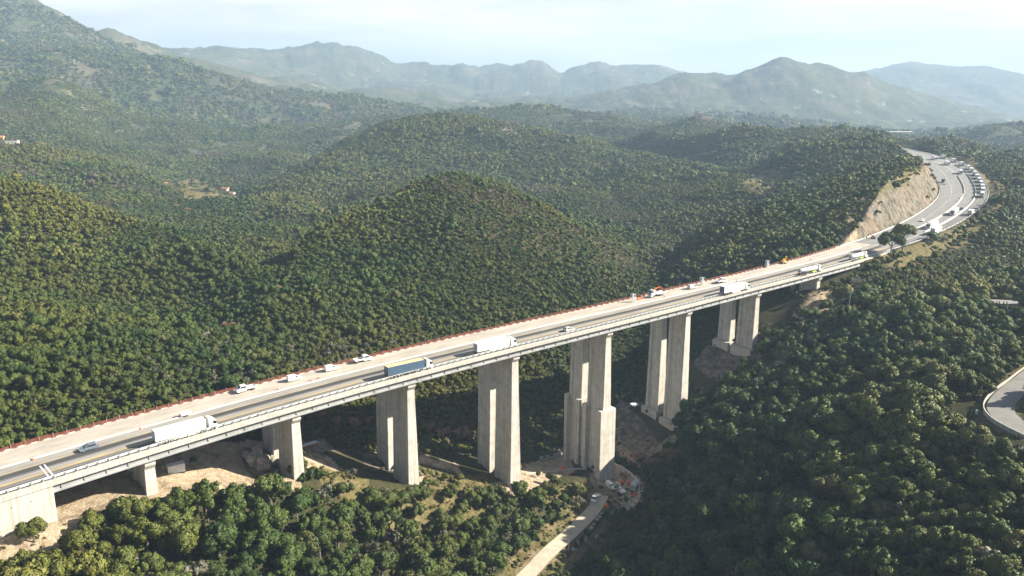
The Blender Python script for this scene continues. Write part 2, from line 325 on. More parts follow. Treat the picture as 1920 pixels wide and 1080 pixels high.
# ------------------------------------------------------------------ bare earth, grass, stone: outlines on the ground
def poly(pts, dmin=90, dmax=2500): return [tuple(at(u, v, dmin, dmax)[:2]) for u, v in pts]
SAND = [poly(p, *d) for p, d in [
    ([(785,850),(850,868),(872,888),(840,908),(795,912),(780,880)], (150,320)),
    ([(925,905),(985,886),(1055,893),(1045,905),(1000,922),(965,942),(945,935)], (150,330)),
    ([(972,868),(1060,845),(1085,885),(1040,897),(980,897)], (150,360)),
    ([(1092,905),(1120,885),(1152,868),(1205,905),(1200,945),(1135,966),(1098,940)], (150,330)),
    ([(562,858),(590,838),(640,878),(672,918),(650,926),(585,885)], (150,320)),
    ([(1480,592),(1530,545),(1572,552),(1562,580),(1530,602),(1495,604)], (200,460)),
    ([(1535,600),(1580,585),(1610,592),(1600,605),(1550,612)], (200,460)),
]]
GRASS = [poly(p, *d) for p, d in [
    ([(562,875),(660,878),(700,928),(770,925),(860,935),(935,958),(905,985),(820,1000),(745,1015),(700,975),(620,935)], (150,320)),
    ([(790,870),(860,885),(930,900),(930,945),(840,930),(800,915)], (150,320)),
    ([(930,955),(1095,898),(1105,935),(1060,985),(1000,1030),(960,1085),(930,1085),(1000,1000),(1050,940)], (150,320)),
    ([(1130,985),(1192,948),(1188,985),(1120,1045),(1060,1085),(1010,1085),(1060,1035)], (150,320)),
    ([(330,345),(362,333),(425,358),(442,370),(400,380),(345,372)], (800,1500)),
    ([(1398,322),(1470,326),(1482,348),(1430,374),(1388,352)], (650,1300)),
    ([(1540,600),(1640,560),(1690,545),(1700,560),(1620,600)], (250,480)),
    ([(1840,555),(1925,545),(1930,600),(1850,605)], (250,480)),
]]
STONE = [poly(p, *d) for p, d in [
    ([(1150,740),(1205,790),(1290,818),(1250,850),(1185,870),(1152,850)], (200,400)),
    ([(1322,650),(1425,658),(1445,692),(1380,700),(1295,690)], (200,440)),
    ([(445,845),(490,838),(530,868),(540,905),(500,908),(455,880)], (150,300)),
    ([(560,830),(600,822),(640,850),(590,862)], (200,330)),
    ([(680,850),(740,845),(745,880),(690,880)], (200,330)),
]]
def line3(pts, dmin=90, dmax=600): return [tuple(at(u, v, dmin, dmax)[:2]) for u, v in pts]
TRACK = line3([(960,1112),(990,1080),(1022,1045),(1060,1012),(1097,976),(1120,952),(1128,930)])
LANE = line3([(1990,668),(1950,695),(1912,725),(1880,752),(1868,772),(1880,788),(1905,800),(1960,822)])
def zones(X, Y):
    """amount of sand, grass and stone at points"""
    wx = X+5*(fbm(X/7, Y/7, 3, 31)-.5); wy = Y+5*(fbm(X/7+40, Y/7, 3, 33)-.5)
    r = np.hypot(X, Y); out = np.zeros(X.shape+(3,))
    m = (r < 1500)
    px, py = wx[m], wy[m]; o = np.zeros(px.shape+(3,))
    for k, L in enumerate((SAND, GRASS, STONE)):
        for P in L: o[..., k] = np.maximum(o[..., k], inside(px, py, P))
    S, O = road_coords(px, py); W = road_w(S)
    off = (S > S_B+4) & (S < 1000)
    nz = fbm(px/12, py/12, 3, 43)
    o[..., 0] = np.maximum(o[..., 0], (S > -80) & (S < 70+10*nz) & (O < W+1) & (O > -(14*np.clip((22-S)/22, 0, 1))-5*nz))
    wd = np.clip((S-415)/40, .2, 1)*(1+.4*(nz-.5))
    o[..., 2] = np.maximum(o[..., 2], off & (O > W+1) & (O < W+14*wd) & (S > 418))
    o[..., 1] = np.maximum(o[..., 1], off & (O > W+12*wd) & (O < W+19*wd) & (S > 425) & (S < 740))
    o[..., 0] = np.maximum(o[..., 0], off & (O > W+19*wd) & (O < W+25*wd) & (S > 420) & (S < 680))
    o[..., 0] = np.maximum(o[..., 0], off & (O > W+0.3) & (O < W+7) & (S > 396) & (S < 425))
    o[..., 1] = np.maximum(o[..., 1], off & (O < -1) & (O > -9-8*fbm(px/20, py/20, 2, 41)) & (S > 385))
    o[..., 0] = np.maximum(o[..., 0], (S < S_A) & (O < -1) & (O > -16))
    o[..., 1] = np.maximum(o[..., 1], (dist_line(px, py, LANE) < 6.5)*0.9)
    t = dist_line(px, py, TRACK); o[..., 1] = np.maximum(o[..., 1], (t < 7)*0.7); o[..., 0] = np.maximum(o[..., 0], (t < 3.6)*1.0)
    out[m] = o
    return out
# ------------------------------------------------------------------ ground material
def ground_material():
    m, nt, N, L, b = new_mat('ground_cover')
    geo = N.new('ShaderNodeNewGeometry'); P = geo.outputs['Position']
    at_ = N.new('ShaderNodeAttribute'); at_.attribute_name = 'zone'
    sep = N.new('ShaderNodeSeparateColor'); L.new(at_.outputs['Color'], sep.inputs[0])
    # scrub and leaf litter under the trees
    f = noise(N, L, P, 0.09, 6, 0.65); r = ramp(N, [(0.3, (.026, .032, .013)), (0.5, (.045, .045, .020)), (0.72, (.085, .066, .036))]); L.new(f, r.inputs[0])
    base = r.outputs[0]
    # the distant maquis: crowns seen as cells, brown thickets, pale rock
    vor = N.new('ShaderNodeTexVoronoi'); vor.inputs['Scale'].default_value = 0.06; L.new(P, vor.inputs['Vector'])
    hue = ramp(N, [(0, (.024, .036, .016)), (0.5, (.048, .058, .025)), (1, (.090, .088, .045))]); L.new(vor.outputs['Color'], hue.inputs[0])
    big = noise(N, L, P, 0.0042, 7, 0.62); bm = ramp(N, [(0.5, (0, 0, 0)), (0.66, (1, 1, 1))]); L.new(big, bm.inputs[0])
    mac = mix(N, L, bm.outputs[0], hue.outputs[0], (.12, .10, .07))
    rk = noise(N, L, P, 0.013, 8, 0.7); rm = ramp(N, [(0.60, (0, 0, 0)), (0.67, (1, 1, 1))]); L.new(rk, rm.inputs[0])
    mac = mix(N, L, rm.outputs[0], mac, (.30, .27, .23))
    dist = N.new('ShaderNodeVectorMath'); dist.operation = 'LENGTH'; L.new(P, dist.inputs[0])
    mr = N.new('ShaderNodeMapRange'); mr.inputs[1].default_value = 900; mr.inputs[2].default_value = 2000; L.new(dist.outputs['Value'], mr.inputs[0])
    base = mix(N, L, mr.outputs[0], base, mac)
    # sand
    fs = noise(N, L, P, 0.35, 8, 0.68); rs = ramp(N, [(0.3, (.15, .115, .07)), (0.5, (.35, .275, .19)), (0.72, (.48, .40, .30))]); L.new(fs, rs.inputs[0])
    base = mix(N, L, sep.outputs[0], base, rs.outputs[0])
    fg = noise(N, L, P, 0.30, 8, 0.7); rg = ramp(N, [(0.3, (.055, .058, .024)), (0.5, (.125, .105, .045)), (0.7, (.21, .17, .095))]); L.new(fg, rg.inputs[0])
    base = mix(N, L, sep.outputs[1], base, rg.outputs[0])
    # stone: jointed pale rock with ochre stains
    mp = N.new('ShaderNodeMapping'); mp.inputs['Scale'].default_value = (0.5, 0.5, 0.16); L.new(P, mp.inputs[0])
    fr = noise(N, L, mp.outputs[0], 0.9, 9, 0.72); rr = ramp(N, [(0.3, (.035, .032, .026)), (0.45, (.15, .13, .10)), (0.7, (.31, .275, .22))]); L.new(fr, rr.inputs[0])
    st = noise(N, L, P, 0.06, 4); sr = ramp(N, [(0.52, (0, 0, 0)), (0.72, (.7, .7, .7))]); L.new(st, sr.inputs[0])
    stone = mix(N, L, sr.outputs[0], rr.outputs[0], (.30, .19, .12))
    sl_ = noise(N, L, P, 0.16, 6, 0.7); sl2 = ramp(N, [(0.38, (.42, .44, .42)), (0.56, (1, 1, 1))]); L.new(sl_, sl2.inputs[0])
    stone = mix(N, L, 1.0, stone, sl2.outputs[0], 'MULTIPLY')
    base = mix(N, L, sep.outputs[2], base, stone)
    L.new(base, b.inputs['Base Color']); b.inputs['Roughness'].default_value = 0.95
    b.inputs['Specular IOR Level'].default_value = 0.1
    # relief
    b1 = N.new('ShaderNodeBump'); b1.inputs['Distance'].default_value = 3.0; b1.inputs['Strength'].default_value = 0.8
    inv = N.new('ShaderNodeMath'); inv.operation = 'MULTIPLY'; L.new(vor.outputs['Distance'], inv.inputs[0]); inv2 = N.new('ShaderNodeMath'); inv2.operation = 'MULTIPLY'; inv2.inputs[1].default_value = -0.45; L.new(mr.outputs[0], inv2.inputs[0]); L.new(inv2.outputs[0], inv.inputs[1])
    L.new(inv.outputs[0], b1.inputs['Height'])
    b2 = N.new('ShaderNodeBump'); b2.inputs['Distance'].default_value = 0.9; fb = noise(N, L, mp.outputs[0], 1.6, 7, 0.7); L.new(fb, b2.inputs['Height']); L.new(b1.outputs[0], b2.inputs['Normal'])
    L.new(b2.outputs[0], b.inputs['Normal'])
    return m
M_GROUND = ground_material()
def ground_mesh(name, j0, j1, label):
    X, Y, Z = TX[:, j0:j1], TY[:, j0:j1], TZ[:, j0:j1]
    nA, nR = X.shape
    V = np.stack([X, Y, Z], -1).reshape(-1, 3)
    i = np.arange(nA-1)[:, None]*nR+np.arange(nR-1)[None]
    Fc = np.stack([i, i+nR, i+nR+1, i+1], -1).reshape(-1, 4)[:, ::-1]
    me = np_mesh(name, V, Fc, [M_GROUND])
    z = zones(X, Y).reshape(-1, 3); c = np.concatenate([z, np.ones((len(z), 1))], 1)
    a = me.attributes.new('zone', 'FLOAT_COLOR', 'POINT'); a.data.foreach_set('color', c.astype(np.float32).ravel())
    o = put(name, me); tag(o, label, None, None, 'structure'); return o
JS = int(np.searchsorted(LR, math.log(1400)))
ground_mesh('terrain', 0, JS+1, 'wooded hillsides, ravine floor and sandy banks round the viaduct')
ground_mesh('mountains', JS, len(LR), 'hazy blue green mountains behind the wooded hills')

# ------------------------------------------------------------------ sheets laid on the ground
def sheet(name, line, half, mat, dz, label, step=1.2, edges=None):
    P = np.array(line); s = np.concatenate([[0], np.cumsum(np.hypot(*np.diff(P, axis=0).T))])
    t = np.arange(0, s[-1], step); x = np.interp(t, s, P[:, 0]); y = np.interp(t, s, P[:, 1])
    k = np.exp(-.5*(np.arange(-12, 13)/5.0)**2); k /= k.sum()
    x = np.convolve(np.pad(x, 12, mode='reflect', reflect_type='odd'), k, 'valid'); y = np.convolve(np.pad(y, 12, mode='reflect', reflect_type='odd'), k, 'valid')
    tx, ty = np.gradient(x), np.gradient(y); q = np.hypot(tx, ty); nx, ny = -ty/q, tx/q
    offs = np.linspace(-half, half, 7); XX = x[:, None]+nx[:, None]*offs; YY = y[:, None]+ny[:, None]*offs
    ZZ = np.max([H(XX+a, YY+b) for a in (-.6, 0, .6) for b in (-.6, 0, .6)], 0); ZZ = ZZ.max(1, keepdims=True)*0.7+ZZ*0.3+dz
    n, mth = XX.shape; V = np.stack([XX, YY, ZZ], -1).reshape(-1, 3)
    i = np.arange(n-1)[:, None]*mth+np.arange(mth-1)[None]
    Fc = np.stack([i, i+mth, i+mth+1, i+1], -1).reshape(-1, 4)[:, ::-1]
    o = put(name, np_mesh(name, V, Fc, [mat])); tag(o, label, kind='structure')
    return x, y, nx, ny, ZZ
M_TRACK = paint('pale_dirt', (.42, .36, .28), 0.95, var=0.15, scale=0.4, dirt=(.30, .25, .19), bump=0.03)
M_LANE = paint('worn_asphalt', (.17, .165, .155), 0.9, var=0.12, scale=0.25, dirt=(.24, .22, .19))
sheet('dirt_track', TRACK, 2.7, M_TRACK, 0.12, 'pale dirt track leading to the foot of the tallest piers')
laneg = sheet('country_road', LANE, 3.7, M_LANE, 0.15, 'narrow grey country road bending through the wood on the right')

# ------------------------------------------------------------------ motorway surface
def asphalt(name, c, streak):
    m, nt, N, L, b = new_mat(name)
    uv = N.new('ShaderNodeUVMap'); uv.uv_map = 'road'
    mp = N.new('ShaderNodeMapping'); mp.inputs['Scale'].default_value = (0.012, 1.3, 1); L.new(uv.outputs[0], mp.inputs[0])
    f = noise(N, L, mp.outputs[0], 1.0, 5, 0.6)
    r = ramp(N, [(0.3, tuple(q*(1-streak) for q in c)), (0.7, tuple(min(1, q*(1+streak)) for q in c))]); L.new(f, r.inputs[0])
    mp2 = N.new('ShaderNodeMapping'); mp2.inputs['Scale'].default_value = (0.10, 0.30, 1); L.new(uv.outputs[0], mp2.inputs[0])
    f2 = noise(N, L, mp2.outputs[0], 1.0, 8, 0.7); r2 = ramp(N, [(0.35, (.8, .8, .8)), (0.65, (1.12, 1.12, 1.12))]); L.new(f2, r2.inputs[0])
    L.new(mix(N, L, 1.0, r.outputs[0], r2.outputs[0], 'MULTIPLY'), b.inputs['Base Color'])
    b.inputs['Roughness'].default_value = 0.85; b.inputs['Specular IOR Level'].default_value = 0.25
    return m
M_ROAD = [asphalt('grey_lane', (.16, .155, .15), .25), asphalt('dark_lane', (.06, .06, .062), .3), asphalt('pale_lane', (.27, .255, .235), .2),
          asphalt('bare_slab', (.40, .36, .31), .09), asphalt('yellow_line', (.42, .31, .13), .15), asphalt('white_line', (.5, .49, .47), .06), asphalt('old_asphalt', (.20, .197, .192), .16)]
# cross-section of the deck (offset as a share of the width, material)
CS_DECK = [(0.0,2),(.020,0),(.085,1),(.11,0),(.180,4),(.210,2),(.29,0),(.325,1),(.415,0),(.43,4),(.445,2),(.60,3),(1.0,None)]
CS_BEND = [(0.0,2),(.020,0),(.085,0),(.11,0),(.245,5),(.252,2),(.285,6),(.325,6),(.50,5),(.508,2),(.55,6),(.76,5),(.766,6),(1.0,None)]
def road_surface():
    st = np.arange(-200, 1180, 3.0)
    V = []; Fc = []; MI = []; UV = []
    for k, s in enumerate(st):
        w = float(road_w(s)); t = min(1, max(0, (s-372)/90.0)); cs = CS_DECK if s < 400 else CS_BEND
    def strip(CS, s0, s1):
        ss = st[(st >= s0) & (st <= s1)]; n = len(CS); b0 = len(V)
        for s in ss:
            w = float(road_w(s))
            for f, _ in CS:
                q = road_pt(s, f*w, 0.02); V.append(q); UV.append((s, f*w))
        for i in range(len(ss)-1):
            for j in range(n-1):
                a = b0+i*n+j; Fc.append((a, a+n, a+n+1, a+1)); MI.append(CS[j][1])
    strip(CS_DECK, -200, 412); strip(CS_BEND, 412, 1180)
    Fa = np.array(Fc)[:, ::-1]
    me = np_mesh('motorway', np.array(V), Fa, M_ROAD, smooth=False, mi=np.array(MI))
    uvl = me.uv_layers.new(name='road'); U = np.array(UV)
    uvl.data.foreach_set('uv', U[Fa.ravel()].astype(np.float32).ravel())
    tag(put('motorway', me), 'pale motorway running over the viaduct and round the bend', kind='structure')
road_surface()

# ------------------------------------------------------------------ viaduct
def concrete(name, c, stain=0.25, streak=True):
    m, nt, N, L, b = new_mat(name)
    geo = N.new('ShaderNodeNewGeometry'); P = geo.outputs['Position']
    f = noise(N, L, P, 0.35, 7, 0.65); r = ramp(N, [(0.3, tuple(q*(1-stain) for q in c)), (0.68, tuple(q*(1+stain*.4) for q in c))]); L.new(f, r.inputs[0])
    mp = N.new('ShaderNodeMapping'); mp.inputs['Scale'].default_value = (1.6, 1.6, 0.035); L.new(P, mp.inputs[0])
    f2 = noise(N, L, mp.outputs[0], 1.0, 5, 0.65); r2 = ramp(N, [(0.40, (.70, .65, .60)), (0.58, (1, 1, 1))]); L.new(f2, r2.inputs[0])
    out = mix(N, L, 0.75, r.outputs[0], r2.outputs[0], 'MULTIPLY')
    # lift joints of the formwork
    sp = N.new('ShaderNodeSeparateXYZ'); L.new(P, sp.inputs[0])
    md = N.new('ShaderNodeMath'); md.operation = 'MODULO'; md.inputs[1].default_value = 3.2
    ad = N.new('ShaderNodeMath'); ad.inputs[1].default_value = 400; L.new(sp.outputs[2], ad.inputs[0]); L.new(ad.outputs[0], md.inputs[0])
    cmp_ = N.new('ShaderNodeMath'); cmp_.operation = 'LESS_THAN'; cmp_.inputs[1].default_value = 0.28; L.new(md.outputs[0], cmp_.inputs[0])
    mu = N.new('ShaderNodeMath'); mu.operation = 'MULTIPLY'; mu.inputs[1].default_value = 0.30; L.new(cmp_.outputs[0], mu.inputs[0])
    out = mix(N, L, mu.outputs[0], out, tuple(q*.55 for q in c))
    L.new(out, b.inputs['Base Color']); b.inputs['Roughness'].default_value = 0.9; b.inputs['Specular IOR Level'].default_value = 0.2
    return m
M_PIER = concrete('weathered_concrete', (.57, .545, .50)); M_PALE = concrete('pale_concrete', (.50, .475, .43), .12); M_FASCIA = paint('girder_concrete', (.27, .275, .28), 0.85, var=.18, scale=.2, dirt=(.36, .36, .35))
M_RED = paint('red_lead_steel', (.33, .06, .04), 0.6, dirt=(.2, .05, .04)); M_GALV = paint('galvanised_steel', (.42, .43, .44), 0.45, 0.5)
viaduct = empty('viaduct', road_pt(190, 10, -64)); tag(viaduct, 'long concrete motorway viaduct on tall paired piers crossing the ravine', 'viaduct')
VO = Vector(viaduct.location)
def vbuild(mb, name, mats, parent=viaduct):
    mb.v = [tuple(Vector(q)-VO) for q in mb.v]; return mb.build(name, mats, parent)
def sweep(mb, prof, s0, s1, step=4.0, side=0):
    """profile [(offset, dz)] swept along the road; side=1 measures offset beyond the far edge"""
    st = list(np.arange(s0, s1, step))+[s1]; n = len(prof); vs = []
    for s in st:
        w = float(road_w(s))*side
        for o, z in prof: vs.append(road_pt(s, o+w, z))
    fs = []
    for i in range(len(st)-1):
        for j in range(n):
            k = (j+1) % n; fs.append((i*n+j, i*n+k, (i+1)*n+k, (i+1)*n+j))
    fs += [tuple(range(n)), tuple(reversed(range((len(st)-1)*n, len(st)*n)))]
    mb.add(vs, fs); return mb
def sweep2(mb, o0, o1, z0, z1, s0, s1, step=4.0):
    """slab between offset o0 and far edge + o1"""
    st = list(np.arange(s0, s1, step))+[s1]; vs = []
    for s in st:
        w = float(road_w(s)); vs += [road_pt(s, o0, z0), road_pt(s, o0, z1), road_pt(s, w+o1, z1), road_pt(s, w+o1, z0)]
    fs = []
    for i in range(len(st)-1):
        for j in range(4): fs.append((i*4+j, i*4+(j+1) % 4, i*4+4+(j+1) % 4, i*4+4+j))
    fs += [(0, 1, 2, 3), tuple(reversed(range(len(vs)-4, len(vs))))]; mb.add(vs, fs)
d = MB(); sweep2(d, -1.9, 0.8, -0.55, -0.01, S_A-40, S_B+12); vbuild(d, 'deck_slab', M_PALE)
d = MB(); sweep(d, [(-2.15, -0.75), (-2.15, 0.16), (-0.45, 0.16), (-0.45, 0.012), (-1.92, 0.012), (-1.92, -0.75)], S_A-40, S_B+30); vbuild(d, 'edge_footway', M_PALE)
d = MB(); sweep(d, [(-0.1, -0.6), (0.82, -0.6), (0.82, 0.3), (0.3, 0.3), (0.3, 0.022), (-0.1, 0.022)][::-1], S_A-40, S_B+30, side=1); vbuild(d, 'far_kerb', M_PALE)
for o in (-0.9, 3.6, 8.1):                                       # main girders, bulb-tee section
    d = MB(); sweep(d, [(o-.55, -0.56), (o-.55, -0.85), (o-.2, -1.1), (o-.2, -2.35), (o-.45, -2.55), (o-.45, -2.95), (o+.45, -2.95), (o+.45, -2.55), (o+.2, -2.35), (o+.2, -1.1), (o+.55, -0.85), (o+.55, -0.56)][::-1], S_A, S_B); vbuild(d, 'girder', M_FASCIA)
for o in (-8.6, -4.4, -0.4):
    d = MB(); sweep(d, [(o-.55, -0.56), (o-.2, -1.1), (o-.2, -2.35), (o-.45, -2.95), (o+.45, -2.95), (o+.2, -2.35), (o+.2, -1.1), (o+.55, -0.56)][::-1], S_A, S_B, side=1); vbuild(d, 'girder', M_FASCIA)
for s in np.arange(S_A+2, S_B-1, 5.2):                            # stiffeners of the outer girder
    d = MB()
    h = road_dir(s); c, n = (math.cos(h), math.sin(h)), (-math.sin(h), math.cos(h))
    a = [road_pt(s-.12, -1.32, -2.5), road_pt(s+.12, -1.32, -2.5), road_pt(s+.12, -1.02, -2.5), road_pt(s-.12, -1.02, -2.5)]
    bq = [(x, y, z+1.55) for x, y, z in a]
    d.add(a+bq, [(3, 2, 1, 0), (4, 5, 6, 7), (0, 1, 5, 4), (1, 2, 6, 5), (2, 3, 7, 6), (3, 0, 4, 7)])
    vbuild(d, 'stiffener', M_FASCIA)
PIER_OBJS = []
def pier(s, o0, o1, base, tall):
    """one column: an I-shaped wall that widens downwards, with a corbelled head"""
    top = float(road_z(s))-2.98; cx, cy = road_xy(s, (o0+o1)/2); h = road_dir(s); half = (o1-o0)/2
    mb = MB(); hgt = top-base
    def lvl(z): return 1.25+0.021*(top-z), half+0.007*(top-z)        # half thickness along the road, half breadth across
    def ring(z, grow=0.0, rec=0.55):
        a, b = lvl(z); a += grow; f = 1.55
        return [(-a, -b, z), (a, -b, z), (a, -b+f, z), (a-rec, -b+f+.25, z), (a-rec, b-f-.25, z), (a, b-f, z), (a, b, z), (-a, b, z), (-a, b-f, z), (-a+rec, b-f-.25, z), (-a+rec, -b+f+.25, z), (-a, -b+f, z)]
    zs = [base-2.5, base, base+hgt*.35, base+hgt*.7, top-1.6]
    rs = [ring(z) for z in zs]+[ring(top-1.5, 0, .1), ring(top-0.02, 0.1, .1)]
    n = 12
    vs = sum(rs, []); fs = [(k*n+i, k*n+(i+1) % n, (k+1)*n+(i+1) % n, (k+1)*n+i) for k in range(len(rs)-1) for i in range(n)]
    fs.append(tuple(range(len(vs)-n, len(vs)))); mb.add(vs, fs)
    a, b = lvl(top)
    # capital on the outer flange
    mb.add([(-a-.1, -b-.02, top-2.6), (a+.1, -b-.02, top-2.6), (a+.1, -b-.9, top-1.3), (-a-.1, -b-.9, top-1.3),
            (-a-.1, -b-.02, top-.05), (a+.1, -b-.02, top-.05), (a+.1, -b-.9, top-.05), (-a-.1, -b-.9, top-.05)],
           [(0, 1, 2, 3), (3, 2, 6, 7), (7, 6, 5, 4), (0, 3, 7, 4), (2, 1, 5, 6)])
    if tall:                                                       # the thickened lower half of the tallest pier
        zt = top-hgt*.52
        for yy0, yy1 in ((-1, -0.52), (0.55, 1)):
            a0, b0 = lvl(base); y0 = yy0*(b0+.75); y1 = yy1*(b0+.55)
            mb.box(-a0-1.3, a0+1.3, min(y0, y1), max(y0, y1), base-2.5, zt)
    R_ = Matrix.Rotation(h, 4, 'Z')
    mb.v = [tuple(R_ @ Vector(q)+Vector((cx, cy, 0))) for q in mb.v]
    o = vbuild(mb, 'pier', M_PIER); PIER_OBJS.append(o)
    return o
def footing(s, o0, o1, base, zt=1.6):
    h = road_dir(s); cx, cy = road_xy(s, (o0+o1)/2); half = (o1-o0)/2
    mb = MB().box(-4.2, 4.2, -half-1.2, half+1.2, base-4, base+zt, 0.15)
    R_ = Matrix.Rotation(h, 4, 'Z'); mb.v = [tuple(R_ @ Vector(q)+Vector((cx, cy, 0))) for q in mb.v]
    return vbuild(mb, 'footing', M_PALE)
for s in PIERS:
    w = float(road_w(s)); split = 0.45*w
    f0, f1, r0, r1 = 0.2, split, split+4.0, w-0.4
    def gz(o0, o1): return float(min(H(*road_xy(s, o)) for o in np.linspace(o0, o1, 4)))
    pier(s, f0, f1, gz(f0, f1), s == 200); pier(s, r0, r1, gz(r0, r1), s == 200)
    if s in (244, 289): footing(s, f0, f1, gz(f0, f1)); footing(s, r0, r1, gz(r0, r1))
    # red steel working platform round the head of the rear column
    mb = MB(); top = float(road_z(s))-3.0; h = road_dir(s); cx, cy = road_xy(s, split+2.0)
    mb.box(-2.6, 2.6, -1.2, 2.4, top-1.9, top-1.75); mb.box(-2.6, -2.5, -1.2, 2.4, top-1.75, top-.7); mb.box(2.5, 2.6, -1.2, 2.4, top-1.75, top-.7)
    for x in (-2.2, 0, 2.2): mb.box(x-.09, x+.09, -1.1, 5.4, top-2.15, top-1.9)
    for x in (-2.55, 2.55): mb.tube((x, 2.3, top-1.9), (x, 4.4, top-3.4), .09, n=6)
    R_ = Matrix.Rotation(h, 4, 'Z'); mb.v = [tuple(R_ @ Vector(q)+Vector((cx, cy, 0))) for q in mb.v]
    vbuild(mb, 'work_platform', M_RED)
def abutment(s0, s1, depth):
    mb = MB(); w = float(road_w(s1))
    st = list(np.arange(s0, s1, 6))+[s1]; vs = []
    for s in st:
        w = float(road_w(s)); vs += [road_pt(s, -1.85, -depth), road_pt(s, -1.85, -0.57), road_pt(s, w+.7, -0.57), road_pt(s, w+.7, -depth)]
    fs = []
    for i in range(len(st)-1):
        for j in range(4): fs.append((i*4+j, i*4+(j+1) % 4, i*4+4+(j+1) % 4, i*4+4+j))
    fs += [(0, 1, 2, 3), tuple(reversed(range(len(vs)-4, len(vs))))]; mb.add(vs, fs)
    # weep holes of the side wall
    o = vbuild(mb, 'abutment', M_PALE)
    if s0 < 0:
        dk = paint('dark_hole', (.03, .03, .03))
        for s in np.arange(s0+20, s1-2, 4.0):
            hb = MB().tube(Vector(road_pt(s, -1.8, -3.0))-VO, Vector(road_pt(s, -1.88, -3.0))-VO, .16, n=8); hb.build('weep_hole', dk, o)
abutment(S_A-45, S_A, 13.0); abutment(S_B, S_B+14, 7.0)
# steel joint strip at the left end of the deck
d = MB()
for o0, o1 in ((0.3, 10.2),):
    for ds in (0, 1.0):
        a = [road_pt(S_A+ds, o0, .03), road_pt(S_A+ds+.35, o0, .03), road_pt(S_A+ds+.35, o1, .03), road_pt(S_A+ds, o1, .03)]
        d.add(a+[(x, y, z+.012) for x, y, z in a], [(3, 2, 1, 0), (4, 5, 6, 7), (0, 1, 5, 4), (1, 2, 6, 5), (2, 3, 7, 6), (3, 0, 4, 7)])
vbuild(d, 'expansion_joint', paint('pale_steel', (.6, .6, .6), .5))
# ------------------------------------------------------------------ foliage
def leaf_material(name, stops, patch, rough=0.6, warm=(.118, .118, .022)):
    m, nt, N, L, b = new_mat(name)
    oi = N.new('ShaderNodeObjectInfo')
    r = ramp(N, stops); L.new(oi.outputs['Random'], r.inputs[0])
    f = noise(N, L, oi.outputs['Location'], patch, 4, 0.6); k = ramp(N, [(0.44, (0, 0, 0)), (0.58, (1, 1, 1))]); L.new(f, k.inputs[0])
    m1 = N.new('ShaderNodeMath'); m1.operation = 'MULTIPLY'; m1.inputs[1].default_value = 0.6; L.new(k.outputs[0], m1.inputs[0])
    col = mix(N, L, m1.outputs[0], r.outputs[0], warm)
    fb = noise(N, L, oi.outputs['Location'], 0.0065, 5, 0.62); rb = ramp(N, [(0.36, (.62, .74, .80)), (0.52, (1, 1, 1)), (0.66, (1.28, 1.14, .95))]); L.new(fb, rb.inputs[0])
    col = mix(N, L, 1.0, col, rb.outputs[0], 'MULTIPLY')
    geo = N.new('ShaderNodeNewGeometry')
    f2 = noise(N, L, geo.outputs['Position'], 0.9, 3, 0.6); r2 = ramp(N, [(0.3, (.66, .70, .72)), (0.7, (1.3, 1.25, 1.1))]); L.new(f2, r2.inputs[0])
    col = mix(N, L, 1.0, col, r2.outputs[0], 'MULTIPLY')
    L.new(col, b.inputs['Base Color']); b.inputs['Roughness'].default_value = rough; b.inputs['Specular IOR Level'].default_value = 0.25
    tr = N.new('ShaderNodeBsdfTranslucent'); L.new(col, tr.inputs['Color'])
    ms = N.new('ShaderNodeMixShader'); ms.inputs[0].default_value = 0.07; L.new(b.outputs[0], ms.inputs[1]); L.new(tr.outputs[0], ms.inputs[2])
    L.new(ms.outputs[0], N['Material Output'].inputs['Surface'])
    return m
M_LEAF = leaf_material('evergreen_leaves', [(0, (.036, .072, .018)), (.35, (.055, .094, .020)), (.65, (.072, .108, .022)), (.92, (.100, .128, .026)), (.99, (.135, .125, .045))], 0.011)
M_PINE = leaf_material('pine_needles', [(0, (.045, .082, .020)), (1, (.065, .100, .024))], 0.05)
M_CYP = leaf_material('cypress_leaves', [(0, (.020, .036, .018)), (1, (.030, .046, .022))], 0.05)
M_GORSE = leaf_material('yellow_scrub_leaves', [(0, (.16, .13, .03)), (.5, (.12, .12, .035)), (1, (.20, .15, .04))], 0.05, warm=(.2, .16, .05))
M_AUTUMN = leaf_material('yellowing_leaves', [(0, (.20, .135, .03)), (1, (.24, .16, .04))], 0.05, warm=(.2, .14, .04))
M_THICK = leaf_material('bare_brown_twigs', [(0, (.085, .082, .050)), (.5, (.115, .105, .070)), (1, (.15, .135, .105))], 0.03, warm=(.13, .115, .075))
M_BARK = paint('grey_brown_bark', (.10, .085, .07), 0.95, var=.3, scale=2)
M_TWIG_R = paint('reddish_bare_twigs', (.30, .19, .135), 0.95, var=.2, scale=1); M_TWIG_G = paint('pale_grey_bare_twigs', (.34, .30, .26), 0.95, var=.2, scale=1)

